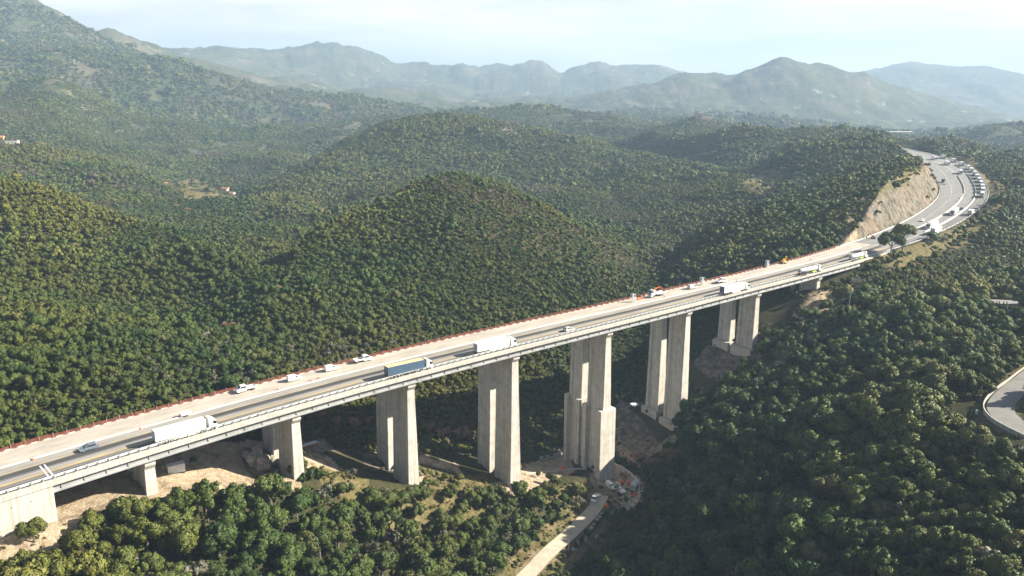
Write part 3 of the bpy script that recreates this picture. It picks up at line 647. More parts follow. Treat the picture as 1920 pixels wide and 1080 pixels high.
def blobs(g, n, spread=0.74, rmin=.24, rmax=.52, flat=0.72, zc=1.1, extra=0):
    """lobe centres and radii that make up one crown of unit radius"""
    c = []
    for i in range(n):
        a = g.uniform(0, 2*math.pi); q = math.sqrt(g.uniform(0, 1))*spread; z = g.uniform(-.45, .62)*(1-.5*q)
        c.append((q*math.cos(a), q*math.sin(a), zc+z*flat, g.uniform(rmin, rmax)*(1-.25*q)))
    for i in range(extra):
        k = g.integers(0, n); d = g.normal(size=3); d[2] = abs(d[2])*.7+.1; d /= np.linalg.norm(d); r_ = g.uniform(.10, .20)
        c.append((c[k][0]+d[0]*c[k][3]*1.05, c[k][1]+d[1]*c[k][3]*1.05, c[k][2]+d[2]*c[k][3]*1.0, r_))
    return np.array(c)
def leaf_cloud(g, C, count, size, up=0.25):
    """small leaf sprays spread over and inside the lobes; normals follow the lobes"""
    w = C[:, 3]**2; k = g.choice(len(C), count, p=w/w.sum())
    d = g.normal(size=(count, 3)); d[:, 2] += up; d /= np.linalg.norm(d, axis=1)[:, None]
    rad = C[k, 3]*(0.78+0.30*g.random(count)**0.7)
    P = C[k, :3]+d*rad[:, None]
    cen = C[:, :3].mean(0)
    # drop sprays buried in other lobes
    dd = np.linalg.norm(P[:, None]-C[None, :, :3], axis=2)/C[None, :, 3]
    keep = dd.min(1) > 0.70; P, d, k = P[keep], d[keep], k[keep]; n = len(P)
    nn = d*0.75+(P-cen)*0.35+g.normal(size=(n, 3))*0.28; nn /= np.linalg.norm(nn, axis=1)[:, None]
    q = d+g.normal(size=(n, 3))*0.55; q /= np.linalg.norm(q, axis=1)[:, None]
    t = np.cross(q, g.normal(size=(n, 3))); t /= np.linalg.norm(t, axis=1)[:, None]; b = np.cross(q, t)
    s = size*(0.6+0.8*g.random(n))[:, None]
    a1, a2 = t*s, b*s*(0.55+.3*g.random((n, 1)))
    V = np.stack([P-a1, P-a2*0.9+a1*.15, P+a1, P+a2], 1).reshape(-1, 3)
    return V, np.arange(4*n).reshape(-1, 4), np.repeat(nn, 4, 0)
def ico(sub):
    import bmesh
    bm = bmesh.new(); bmesh.ops.create_icosphere(bm, subdivisions=sub, radius=1)
    V = np.array([v.co[:] for v in bm.verts]); Fc = np.array([[v.index for v in f.verts] for f in bm.faces]); bm.free(); return V, Fc
ICO2 = ico(2); ICO1 = ico(1)
def crown_mesh(name, seed, nl, count, size, mat, core=0.86, sub=1, **kw):
    g = np.random.default_rng(seed); C = blobs(g, nl, **kw)
    V, Fq, Nn = leaf_cloud(g, C, count, size)
    iv, fi = ICO1 if sub == 1 else ICO2
    Vs = [V]; Fs = [Fq]; Ns = [Nn]; b = len(V)
    for c in C:
        jit = 1+0.16*g.normal(size=(len(iv), 1)).clip(-1.5, 1.5)
        Vs.append(c[:3]+iv*c[3]*core*jit); Ns.append(iv); Fs.append(np.concatenate([fi, fi[:, 2:]], 1)+b); b += len(iv)
    V = np.concatenate(Vs); Fq = np.concatenate(Fs); Nn = np.concatenate(Ns)
    nq = len(Fs[0])
    # triangles of the cores are kept as triangles
    me = bpy.data.meshes.new(name)
    quads = Fq[:nq]; tris = Fq[nq:, :3]
    li = np.concatenate([quads.ravel(), tris.ravel()]).astype(np.int32)
    me.vertices.add(len(V)); me.vertices.foreach_set('co', V.astype(np.float32).ravel())
    me.loops.add(len(li)); me.loops.foreach_set('vertex_index', li)
    me.polygons.add(nq+len(tris))
    ls = np.concatenate([np.arange(nq)*4, nq*4+np.arange(len(tris))*3]).astype(np.int32)
    me.polygons.foreach_set('loop_start', ls); me.polygons.foreach_set('loop_total', np.concatenate([np.full(nq, 4), np.full(len(tris), 3)]).astype(np.int32))
    me.update(calc_edges=True); me.materials.append(mat)
    me.polygons.foreach_set('use_smooth', np.full(nq+len(tris), True))
    me.normals_split_custom_set_from_vertices([tuple(q) for q in Nn.tolist()])
    me.update(); return me
def trunk_mesh(name, seed, h=0.95, r=0.07):
    g = random.Random(seed); mb = MB(); p = Vector((0, 0, -0.5)); q = Vector((g.uniform(-.06, .06), g.uniform(-.06, .06), h*.55))
    mb.tube(p, q, r*1.25, r, 7)
    for i in range(5):
        a = i*2*math.pi/5+g.uniform(-.4, .4); e = q+Vector((math.cos(a)*g.uniform(.25, .5), math.sin(a)*g.uniform(.25, .5), g.uniform(.3, .7)*h))
        m_ = q.lerp(e, .5)+Vector((0, 0, -.06)); mb.tube(q, m_, r*.7, r*.45, 6); mb.tube(m_, e, r*.45, r*.15, 6)
    return mb.mesh(name, M_BARK, True)
NEAR = [crown_mesh('crown', 100+i, 10+i % 5, 4200, .060, M_LEAF, extra=14) for i in range(8)]
TRUNKS = [trunk_mesh('trunk', 50+i) for i in range(3)]
MID = [crown_mesh('crown_mid', 200+i, 6+i % 3, 460, .15, M_LEAF, core=.92, extra=5) for i in range(6)]
FAR = [crown_mesh('crown_far', 300+i, 8, 260, .20, M_LEAF, core=.98, spread=.85, rmin=.26, rmax=.44, flat=.5, zc=.55) for i in range(5)]
THICK = [crown_mesh('bare_crown', 500+i, 7, 300, .13, M_THICK, core=.55) for i in range(3)]
SCRUB = [crown_mesh('scrub', 400+i, 6, 320, .16, M_GORSE, core=.8, spread=.8, rmin=.25, rmax=.42, flat=.35, zc=.35) for i in range(2)]

# ------------------------------------------------------------------ where trees stand
def scatter(r0, r1, cell, az_max=42):
    R1 = r1*math.sin(R(az_max)); nx = int(2*R1/cell); ny = int(r1/cell)
    ix, iy = np.meshgrid(np.arange(nx), np.arange(ny)); g = np.random.default_rng(int(cell*100))
    x = (ix+g.random(ix.shape))*cell-R1; y = (iy+g.random(ix.shape))*cell
    x, y = x.ravel(), y.ravel(); r = np.hypot(x, y); m = (r > r0) & (r < r1) & (abs(np.degrees(np.arctan2(x, y))) < az_max) & (y > 20)
    return x[m], y[m]
# highest sight line met so far on each bearing: what lies well below it can never be seen
TT = (TZ+3)/np.exp(LR)[None]; HOR = np.maximum.accumulate(TT, 1)
def hidden(x, y, z, tol):
    r = np.hypot(x, y); fa = np.clip(np.round(np.interp(np.degrees(np.arctan2(x, y)), AZ, np.arange(len(AZ)))).astype(int), 0, len(AZ)-1)
    fr = np.clip(np.searchsorted(LR, np.log(r))-2, 0, len(LR)-1)
    return (z+tol) < HOR[fa, fr]*r
def keep_clear(x, y, rad):
    """False where nothing may grow"""
    ok = np.ones(len(x), bool); r = np.hypot(x, y); n = np.nonzero((r > 120) & (r < 1250))[0]
    S, O = road_coords(x[n], y[n]); W = road_w(S); ra = rad[n]
    span = (S > S_A) & (S < S_B)
    zr = road_z(S); zz = H(x[n], y[n])
    inn = (O > -2.6-ra*.9) & (O < W+1.5+ra*.95)
    low = span & (zz < zr-13) & (O > -1.5) & (O < W)                    # low growth in the shade far below the deck
    bad = inn & ~(low & (np.abs(((S-20) % 42)-21) < 11))
    ok[n[bad]] = False
    z = zones(x, y); g = np.random.default_rng(5).random(len(x))
    near = r < 700
    ok &= ~((z[:, 0] > .5) & (g > .05)); ok &= ~((z[:, 2] > .5) & (g > .03)); ok &= ~((z[:, 1] > .5) & (g > np.where(near, .6, .12)))
    S2, O2 = road_coords(x, y); ok &= ~((S2 > 335) & (S2 < 560) & (O2 < 0) & (O2 > -20) & (g > .38)) | (r > 1250)
    ok &= ~((r < 300) & (dist_line(x, y, LANE) < 11+rad) & (np.hypot(x, y) < np.hypot(*np.array(LANE).mean(0))-2))
    hp = at(1886, 582, 260, 4000)[:2]; hd = hp/np.hypot(*hp); al = (x-hp[0])*hd[0]+(y-hp[1])*hd[1]; ac = np.abs((x-hp[0])*hd[1]-(y-hp[1])*hd[0]); ok &= ~((al > -24) & (al < 7) & (ac < 9))
    ok &= dist_line(x, y, TRACK) > 2.6+rad; ok &= dist_line(x, y, LANE) > 4.4+rad*.8
    return ok
def tree_band(r0, r1, cell, size, kind):
    x, y = scatter(r0, r1, cell); g = np.random.default_rng(int(r0)+3)
    rad = size(x, y, g)
    big = fbm(x/60, y/60, 3, 77)
    rad = rad*(0.52+0.98*big)
    k = keep_clear(x, y, rad) & (g.random(len(x)) < 0.97)
    x, y, rad = x[k], y[k], rad[k]; z = H(x, y)
    h = ~hidden(x, y, z, 10+0.006*np.hypot(x, y)); x, y, z, rad = x[h], y[h], z[h], rad[h]
    kd = np.full(len(x), kind)
    if kind:
        r = np.hypot(x, y); th = fbm(x/110+9, y/110, 4, 61); kd = np.where((th > .66) & (g.random(len(x)) < .55) | (g.random(len(x)) < .006), 4, kd)
        open_ = (r > 1750) & (fbm(x/50, y/50+4, 4, 67) > .655); keep = ~open_; x, y, z, rad, kd = x[keep], y[keep], z[keep], rad[keep], kd[keep]
        rad = np.where(kd == 4, rad*.8, rad)
    return np.stack([x, y, z, rad, kd], 1)
def size_near(x, y, g):
    az = np.degrees(np.arctan2(x, y)); r = np.hypot(x, y); S, O = road_coords(x, y)
    front = O < 0
    right = np.clip((az-9)/6, 0, 1)*front
    s = np.where(front, 2.75+right*0.7, 1.55)
    s = s*g.lognormal(0, np.where(front, .46, .27)); s = np.where(front, np.minimum(s, 5.0), s)
    edge = front & (S > 335) & (O > -45); s = np.where(edge, np.minimum(s, 1.5+.02*(-O)), s)
    t = dist_line(x, y, TRACK); s = np.where((t < 26) & (x > np.interp(y, [q[1] for q in TRACK], [q[0] for q in TRACK])), np.minimum(s, 1.0+.05*t), s)
    return s
bands = [tree_band(150, 470, 2.75, size_near, 0),
         tree_band(470, 980, 3.15, lambda x, y, g: 1.8*g.lognormal(0, .25, len(x)), 1),
         tree_band(980, 2300, 5.6, lambda x, y, g: 3.2*g.lognormal(0, .25, len(x)), 2),
         tree_band(2300, 3600, 12, lambda x, y, g: 6.6*g.lognormal(0, .3, len(x)), 2)]
# thin the first band so that crowns overlap no more than they would
def thin(B, f=0.50):
    o = np.argsort(-B[:, 3]); keep = np.zeros(len(B), bool); cell = {}
    for i in o:
        x, y, r = B[i, 0], B[i, 1], B[i, 3]; cx, cy = int(x//6), int(y//6); ok = True
        for a in (-1, 0, 1):
            for b in (-1, 0, 1):
                for (X, Y, Q) in cell.get((cx+a, cy+b), ()):
                    if (X-x)**2+(Y-y)**2 < (f*(Q+r))**2: ok = False; break
                if not ok: break
            if not ok: break
        if ok: keep[i] = True; cell.setdefault((cx, cy), []).append((x, y, r))
    return B[keep]
bands[0] = thin(bands[0])
B0 = bands[0]
_s, _o = road_coords(B0[:, 0], B0[:, 1]); B0[:, 4] = np.where((_o < 0) & (_s < 230) & (np.random.default_rng(33).random(len(B0)) < .09), 4, 0); B0[:, 3] *= np.where(B0[:, 4] == 4, .7, 1)
# gorse and dry scrub on the banks
def scrub_points():
    x, y = scatter(150, 420, 1.5); z = zones(x, y); g = np.random.default_rng(9).random(len(x))
    k = (z[:, 1] > .5) & (g < .55) & (dist_line(x, y, TRACK) > 3.2) & (dist_line(x, y, LANE) > 5.5)
    S, O = road_coords(x, y); k &= ~((O > -2.6) & (O < road_w(S)+2) & ((S > S_B-4)))
    k2 = (z[:, 0] > .5) & (g < .22) & (dist_line(x, y, TRACK) > 3.4) & (O < -2)
    k3 = (z[:, 2] > .5) & (g < .05) & (S < 300)
    k |= k2 | k3
    x, y = x[k], y[k]; r = np.random.default_rng(10).uniform(.35, 1.0, len(x))
    return np.stack([x, y, H(x, y), r, np.full(len(x), 3)], 1)
def under_points():
    x, y = scatter(150, 480, 1.45); g = np.random.default_rng(14); S, O = road_coords(x, y)
    r = g.uniform(.45, 1.15, len(x)); k = keep_clear(x, y, r) & (g.random(len(x)) < .75)
    z = zones(x, y); k &= (z.max(1) < .5)
    x, y, r = x[k], y[k], r[k]; z = H(x, y)-.35*r
    return np.stack([x, y, z, r, np.full(len(x), 1)], 1)
def brown_points():
    x, y = scatter(240, 420, 2.4); g = np.random.default_rng(15); S, O = road_coords(x, y)
    k = (S > 55) & (S < 235) & (O > road_w(S)+4) & (O < road_w(S)+75) & (g.random(len(x)) < .34) & (fbm(x/18, y/18, 3, 71) > .46)
    x, y = x[k], y[k]; r = g.uniform(.9, 2.0, len(x)); return np.stack([x, y, H(x, y), r, np.full(len(x), 4)], 1)
# the 300 trees that show largest stand as trees of their own
P = B0[:, :3]+np.stack([0*B0[:, 3], 0*B0[:, 3], 1.1*B0[:, 3]], 1); U, Vv = project(P)
D = np.linalg.norm(P, axis=1)
S0, O0 = road_coords(B0[:, 0], B0[:, 1])
vis = (U > -20) & (U < 1940) & (Vv < 1085) & (Vv > 0) & (B0[:, 3] > 1.2) & (B0[:, 4] == 0) & ~((O0 > -3) & (O0 < 32) & (S0 < S_B)) & ~hidden(B0[:, 0], B0[:, 1], B0[:, 2], 2.0)
score = np.where(vis, B0[:, 3]/D, 0)
pick = np.argsort(-score)[:300]; pick = pick[score[pick] > 0]
def place_name(x, y, u, v, s, o):
    if o < 0:
        if s < 60: return 'below the sandy bank by the left abutment'
        if u < 700: return 'in the thicket below the second pier'
        if u < 1100 and s < 200: return 'on the grassy slope left of the dirt track'
        if u < 1330: return 'beside the ravine right of the dirt track'
        if v < 620: return 'on the slope below the umbrella pines'
        if u > 1650 and v < 800: return 'beside the bend of the country road'
        if v > 880: return 'at the bottom of the wooded slope right of the ravine'
        return 'on the middle of the wooded slope right of the ravine'
    return 'on the hillside beyond the viaduct'
gen = np.random.default_rng(21)
def make_tree(i, me, tr, rad, x, y, z, label, group, name='evergreen_tree', cat='tree', zs=1.0):
    t = empty(name, (x, y, z), gen.uniform(0, 6.28)); q_ = gen.uniform(.82, 1.2); t.scale = (rad*q_, rad/q_, rad*zs)
    tag(t, label, cat, group); put('crown', me, t); put('trunk', tr, t); return t
for n, i in enumerate(pick):
    x, y, z, rad = B0[i, :4]; pn = place_name(x, y, U[i], Vv[i], S0[i], O0[i])
    sz = 'large' if rad > 3.2 else ('medium-sized' if rad > 2.5 else 'small')
    make_tree(i, NEAR[n % 8], TRUNKS[n % 3], rad, x, y, z, f'{sz} round dark evergreen tree {pn}', f'{sz} evergreen trees {pn}', zs=gen.uniform(.85, 1.15))
rest = np.ones(len(B0), bool); rest[pick] = False
FOREST = np.concatenate([B0[rest], under_points(), brown_points()]+bands[1:]); SCR = scrub_points()
print('trees', len(pick), [len(b) for b in bands], len(SCR))
def instancer(name, pts, meshes, label, kinds):
    """one object of many small plants: points that carry crown meshes"""
    colx = bpy.data.collections.new(name+'_sources'); order = []
    for k, ms in enumerate(meshes):
        for j, me in enumerate(ms):
            o = bpy.data.objects.new('%s_%02d_%02d' % (name, k, j), me); colx.objects.link(o); order.append((k, j))
    first = np.cumsum([0]+[len(ms) for ms in meshes]); cnt = np.array([len(ms) for ms in meshes])
    g = np.random.default_rng(4); kk = np.array([kinds.index(int(q)) for q in pts[:, 4]])
    idx = first[kk]+(g.random(len(pts))*cnt[kk]).astype(int)
    me = bpy.data.meshes.new(name); me.vertices.add(len(pts)); me.vertices.foreach_set('co', pts[:, :3].astype(np.float32).ravel())
    a = me.attributes.new('pick', 'INT', 'POINT'); a.data.foreach_set('value', idx.astype(np.int32))
    a = me.attributes.new('turn', 'FLOAT_VECTOR', 'POINT'); tv = np.zeros((len(pts), 3), np.float32); tv[:, 2] = g.uniform(0, 6.28, len(pts)); tv[:, :2] = g.normal(0, .06, (len(pts), 2)); a.data.foreach_set('vector', tv.ravel())
    a = me.attributes.new('size', 'FLOAT_VECTOR', 'POINT'); sv = np.repeat(pts[:, 3:4], 3, 1); q_ = g.uniform(.8, 1.25, len(pts)); sv[:, 0] *= q_; sv[:, 1] /= q_; sv[:, 2] *= g.uniform(.8, 1.2, len(pts)); a.data.foreach_set('vector', sv.astype(np.float32).ravel())
    o = put(name, me)
    ng = bpy.data.node_groups.new(name, 'GeometryNodeTree')
    ng.interface.new_socket('Geometry', in_out='INPUT', socket_type='NodeSocketGeometry'); ng.interface.new_socket('Geometry', in_out='OUTPUT', socket_type='NodeSocketGeometry')
    N = ng.nodes; L = ng.links; gi = N.new('NodeGroupInput'); go = N.new('NodeGroupOutput')
    ci = N.new('GeometryNodeCollectionInfo'); ci.inputs['Collection'].default_value = colx; ci.inputs['Separate Children'].default_value = True; ci.inputs['Reset Children'].default_value = True
    ip = N.new('GeometryNodeInstanceOnPoints'); ip.inputs['Pick Instance'].default_value = True
    def attr(n_, t):
        q = N.new('GeometryNodeInputNamedAttribute'); q.data_type = t; q.inputs['Name'].default_value = n_
        return next(s for s in q.outputs if s.enabled and s.name == 'Attribute')
    L.new(gi.outputs[0], ip.inputs['Points']); L.new(ci.outputs[0], ip.inputs['Instance'])
    L.new(attr('pick', 'INT'), ip.inputs['Instance Index']); L.new(attr('turn', 'FLOAT_VECTOR'), ip.inputs['Rotation']); L.new(attr('size', 'FLOAT_VECTOR'), ip.inputs['Scale'])
    L.new(ip.outputs[0], go.inputs[0])
    md = o.modifiers.new('plants', 'NODES'); md.node_group = ng
    tag(o, label, kind='stuff'); return o
instancer('forest', FOREST, [NEAR, MID, FAR, THICK], 'dense evergreen oak forest covering the hills', [0, 1, 2, 4])
instancer('dry_scrub', SCR, [SCRUB], 'low yellowish scrub and gorse on the banks', [3])
# ------------------------------------------------------------------ barriers and fences
def road_strip(name, prof, s0, s1, mats, parent, side=0, step=4.0, frac=None):
    mb = MB(); st = list(np.arange(s0, s1, step))+[s1]; n = len(prof); vs = []
    for s in st:
        w = float(road_w(s)); base = w*side if frac is None else w*frac
        for o, z in prof: vs.append(road_pt(s, o+base, z))
    fs = [(i*n+j, (i+1)*n+j, (i+1)*n+(j+1) % n, i*n+(j+1) % n) for i in range(len(st)-1) for j in range(n)]
    fs += [tuple(reversed(range(n))), tuple(range((len(st)-1)*n, len(st)*n))]
    mb.add(vs, fs); inv = parent.matrix_world.inverted() if parent else Matrix()
    off = Vector(parent.location) if parent else Vector((0, 0, 0))
    mb.v = [tuple(Vector(q)-off) for q in mb.v]; return mb.build(name, mats, parent)
M_RAIL = paint('pale_galvanised_rail', (.62, .63, .63), .5, .2); M_POST = paint('galvanised_post', (.42, .44, .46), .5, .3)
M_NET = paint('orange_red_netting', (.15, .045, .03), .8, var=.4, scale=.5); _n = M_NET.node_tree; _t = _n.nodes.new('ShaderNodeBsdfTransparent'); _m = _n.nodes.new('ShaderNodeMixShader'); _m.inputs[0].default_value = .38
_n.links.new(_n.nodes['Principled BSDF'].outputs[0], _m.inputs[1]); _n.links.new(_t.outputs[0], _m.inputs[2]); _n.links.new(_m.outputs[0], _n.nodes['Material Output'].inputs['Surface'])
M_NETPOST = paint('pinkish_fence_post', (.52, .30, .22), .8)
def rail_thing(name, label, s0, s1, o, gap, side=0, high=True):
    t = empty(name, road_pt((s0+s1)/2, o+side*float(road_w((s0+s1)/2)), 0)); tag(t, label, 'guardrail')
    off = Vector(t.location)
    road_strip('rail', [(o-.06, .45), (o+.06, .45), (o+.08, .62), (o+.06, .78), (o-.06, .78)], s0, s1, M_RAIL, t, side)
    if high: road_strip('rail', [(o-.36, 1.0), (o-.22, 1.0), (o-.22, 1.16), (o-.36, 1.16)], s0, s1, M_RAIL, t, side)
    pm = MB()
    pm.box(-.07, .07, -.42, -.28, 0.16, 1.18); pm.box(-.06, .06, -.3, .08, .5, .72); pm.box(-.05, .05, -.30, -.1, .9, 1.1)
    me = pm.mesh('post', M_POST); st = np.arange(s0+1, s1-.5, gap); d = [np.hypot(*road_xy(s, o)) for s in st]; order = np.argsort(d)
    rest = MB()
    for k, i in enumerate(order):
        s = float(st[i]); p = Vector(road_pt(s, o+side*float(road_w(s)), 0)); h = road_dir(s)
        if k < 100:
            q = put('post', me, t); q.location = p-off; q.rotation_euler = (0, 0, h)
        else:
            Rm = Matrix.Rotation(h, 4, 'Z')
            for part in ((-.07, .07, -.42, -.28, .16, 1.18), (-.06, .06, -.3, .08, .5, .72)):
                b = MB().box(*part); rest.add([Rm @ Vector(v)+p-off for v in b.v], b.f)
    if rest.v: rest.build('more_posts', M_POST, t)['kind'] = 'stuff'
    return t
rail_thing('guardrail', 'pale double steel guardrail along the near edge of the viaduct', S_A-40, S_B+22, 0.0, 2.5)
rail_thing('guardrail', 'low pale guardrail along the outside of the bend', S_B+24, 960, -0.2, 9.0, high=False)
def red_fence():
    s0, s1 = S_A-40, S_B+18; t = empty('netting_fence', road_pt(180, float(road_w(180))+.4)); tag(t, 'long red netting fence on posts along the far edge of the viaduct', 'fence', None)
    off = Vector(t.location); g = np.random.default_rng(12)
    mb = MB(); st = np.arange(s0, s1, 0.8); top = 1.15+np.convolve(g.normal(0, .16, len(st)+4), np.ones(5)/5, 'valid')
    sag = 0.10*np.sin(st*2.1)
    vs = []
    for s, z, a in zip(st, top, sag):
        w = float(road_w(s))
        vs += [road_pt(s, w+.30+a, .05), road_pt(s, w+.35+a, z), road_pt(s, w+.42+a, z), road_pt(s, w+.37+a, .05)]
    fs = [(i*4+j, (i+1)*4+j, (i+1)*4+(j+1) % 4, i*4+(j+1) % 4) for i in range(len(st)-1) for j in range(4)]
    mb.add([Vector(v)-off for v in vs], fs); mb.build('netting', M_NET, t)
    me = MB().box(-.045, .045, -.045, .045, .0, 1.55).mesh('post', M_NETPOST)
    ps = np.arange(s0+1, s1-1, 3.3); o = np.argsort([np.hypot(*road_xy(s, 20)) for s in ps]); rest = MB()
    for k, i in enumerate(o):
        s = float(ps[i]); p = Vector(road_pt(s, float(road_w(s))+.24, .02))-off
        if k < 100: q = put('post', me, t); q.location = p
        else: b = MB().box(-.045, .045, -.045, .045, 0, 1.55); rest.add([Vector(v)+p for v in b.v], b.f)
    if rest.v: rest.build('more_posts', M_NETPOST, t)['kind'] = 'stuff'
red_fence()
M_BARR = paint('white_concrete_barrier', (.48, .465, .44), .85, var=.15, scale=.6, dirt=(.36, .34, .31))
NJ = [(-.30, .0), (.30, .0), (.12, .35), (.08, .85), (-.08, .85), (-.12, .35)]
def barrier(label, frac, s0, s1, k=1.0):
    sm_ = (s0+s1)/2; t = empty('crash_barrier', road_pt(sm_, frac*float(road_w(sm_)), 0)); tag(t, label, 'crash barrier')
    road_strip('barrier_wall', [(o*k, z*k+.025) for o, z in NJ], s0, s1, M_BARR, t, frac=frac, step=6)
barrier('low pale barrier between the open lanes and the bare slab on the viaduct', .60, S_A-40, 400, .5)
barrier('white barrier along the middle of the bend beside the grey lanes', .53, 432, 640)
barrier('short dark-shaded barrier further up the middle of the bend', .50, 668, 800)
barrier('white barrier dividing off the lane of queueing lorries', .265, 470, 900)
barrier('white kerb wall at the foot of the rock cutting', 1.02, 395, 900, .7)

# ------------------------------------------------------------------ vehicles
def car_paint(name, c, rough=.28): 
    m = paint(name, c, rough, 0.0, var=.06, scale=.7, dirt=tuple(q*.75+.03 for q in c)); m.node_tree.nodes['Principled BSDF'].inputs['Coat Weight'].default_value = .4; return m
V_WHITE = car_paint('white_bodywork', (.74, .74, .72)); V_GREY = car_paint('grey_blue_bodywork', (.13, .16, .20)); V_SILVER = car_paint('silver_bodywork', (.48, .48, .47))
V_BLUE = paint('dark_blue_tarpaulin', (.045, .085, .14), .55, var=.15, scale=.5); V_TAN = paint('faded_tan_roof', (.60, .44, .24), .7, var=.12, scale=.3)
V_NAVY = car_paint('navy_bodywork', (.03, .045, .08)); V_GLASS = paint('dark_vehicle_glass', (.015, .02, .025), .08); V_BLACK = paint('black_plastic', (.02, .02, .02), .6)
V_TYRE = paint('tyre_rubber', (.018, .018, .018), .9); V_RIM = paint('wheel_rim', (.45, .45, .46), .4, .6); V_LAMP = paint('headlamp_glass', (.75, .76, .74), .15); V_TAIL = paint('red_lamp_glass', (.45, .02, .015), .3)
V_CHASSIS = paint('dark_chassis', (.045, .045, .05), .7, var=.3); V_GREEN = paint('green_lettering', (.10, .42, .06), .5); V_REDP = paint('red_print', (.70, .12, .05), .5); V_FAINT = paint('faint_grey_lettering', (.36, .36, .38), .5)
V_LIME = paint('lime_panel', (.45, .60, .06), .5); V_ORANGE = car_paint('orange_machine_paint', (.75, .16, .02)); V_YELLOW = car_paint('yellow_machine_paint', (.80, .46, .02)); V_BROWN = car_paint('rust_brown_bodywork', (.30, .13, .07)); V_DRED = car_paint('dark_red_bodywork', (.16, .035, .03))
V_STEELW = paint('polished_tank', (.72, .72, .72), .3, .25, var=.05); V_DOOR = paint('grey_door', (.33, .37, .40), .5)
CACHE = {}
def part(key, fn, mats, smooth=False):
    k = (key, tuple(m.name for m in (mats if isinstance(mats, list) else [mats])))
    if k not in CACHE:
        mb = MB(); fn(mb); CACHE[k] = mb.mesh(key.split('/')[0], mats, smooth)
    return CACHE[k]
def addp(t, key, fn, mats, loc=None, smooth=False):
    o = put(key.split('/')[0], part(key, fn, mats, smooth), t)
    if loc: o.location = loc
    return o
def wheel_fn(r, w):
    def f(mb):
        n = 18; prof = [(0, r*.55, 0), (0.02, r*.55, 0), (0.02, r*.62, 1), (0, r*.9, 1), (.06, r, 1), (w-.06, r, 1), (w, r*.9, 1), (w-.02, r*.62, 1), (w-.02, r*.55, 0)]
        for (y0, r0, _), (y1, r1, m) in zip(prof[:-1], prof[1:]):
            mb.mat(m); vs = [(r0*math.cos(2*math.pi*i/n), y0, r0*math.sin(2*math.pi*i/n)) for i in range(n)]+[(r1*math.cos(2*math.pi*i/n), y1, r1*math.sin(2*math.pi*i/n)) for i in range(n)]
            mb.add(vs, [(i, (i+1) % n, n+(i+1) % n, n+i) for i in range(n)])
        mb.mat(0); mb.add([(r*.55*math.cos(2*math.pi*i/n), 0.03, r*.55*math.sin(2*math.pi*i/n)) for i in range(n)], [tuple(range(n))])
        mb.add([(r*.55*math.cos(2*math.pi*i/n), w-.03, r*.55*math.sin(2*math.pi*i/n)) for i in range(n)], [tuple(reversed(range(n)))])
    return f
def wheels(t, xs, half, r=.5, w=.32):
    for x in xs:
        for sgn in (-1, 1):
            addp(t, f'wheel/{r}/{w}', wheel_fn(r, w), [V_RIM, V_TYRE], (x, sgn*(half-w/2)-w/2, r))
def cab(t, x, paint_, h=3.7):
    """forward cab; x is the front bumper"""
    def body(mb): mb.prism([(-2.25, .95), (-.05, .95), (0, 1.5), (-.04, 1.9), (-.34, 3.05), (-1.0, h-.35), (-1.5, h), (-2.25, h)], -1.22, 1.22)
    addp(t, f'cab/{x}/{h}', lambda mb: (body(mb), setattr(mb, 'v', [(a+x, b, c) for a, b, c in mb.v])), paint_)
    addp(t, f'windscreen/{x}', lambda mb: mb.add([(x-.055+.02, -1.12, 1.98), (x-.055+.02, 1.12, 1.98), (x-.31, 1.08, 2.98), (x-.31, -1.08, 2.98), (x-.09, -1.12, 1.98), (x-.09, 1.12, 1.98), (x-.37, 1.08, 2.98), (x-.37, -1.08, 2.98)], [(0, 1, 2, 3), (7, 6, 5, 4), (0, 4, 5, 1), (1, 5, 6, 2), (2, 6, 7, 3), (3, 7, 4, 0)]), V_GLASS)
    for sgn in (-1, 1):
        addp(t, f'side_window/{x}/{sgn}', lambda mb: mb.prism([(x-1.15, 2.0), (x-.28, 2.0), (x-.5, 2.85), (x-1.15, 2.85)], sgn*1.235-.012, sgn*1.235+.012), V_GLASS)
        addp(t, f'mirror/{x}/{sgn}', lambda mb: mb.box(x-.22, x-.1, sgn*1.42-.14, sgn*1.42+.14, 2.05, 2.7, .03), V_BLACK)
        addp(t, f'headlight/{x}/{sgn}', lambda mb: mb.box(x-.05, x+.04, sgn*.95-.2, sgn*.95+.2, .72, .92), V_LAMP)
    addp(t, f'bumper/{x}', lambda mb: mb.box(x-.6, x+.02, -1.23, 1.23, .32, .93, .05), paint_)
    addp(t, f'grille/{x}', lambda mb: mb.box(x-.06, x+.012, -.75, .75, 1.1, 1.75), V_BLACK)
def frame_at(u, v, rev=False, dz=0.0, s_o=None):
    s, o = road_at(u, v) if s_o is None else s_o
    return road_pt(s, o, 0.035+dz), road_dir(s)+(math.pi if rev else 0)
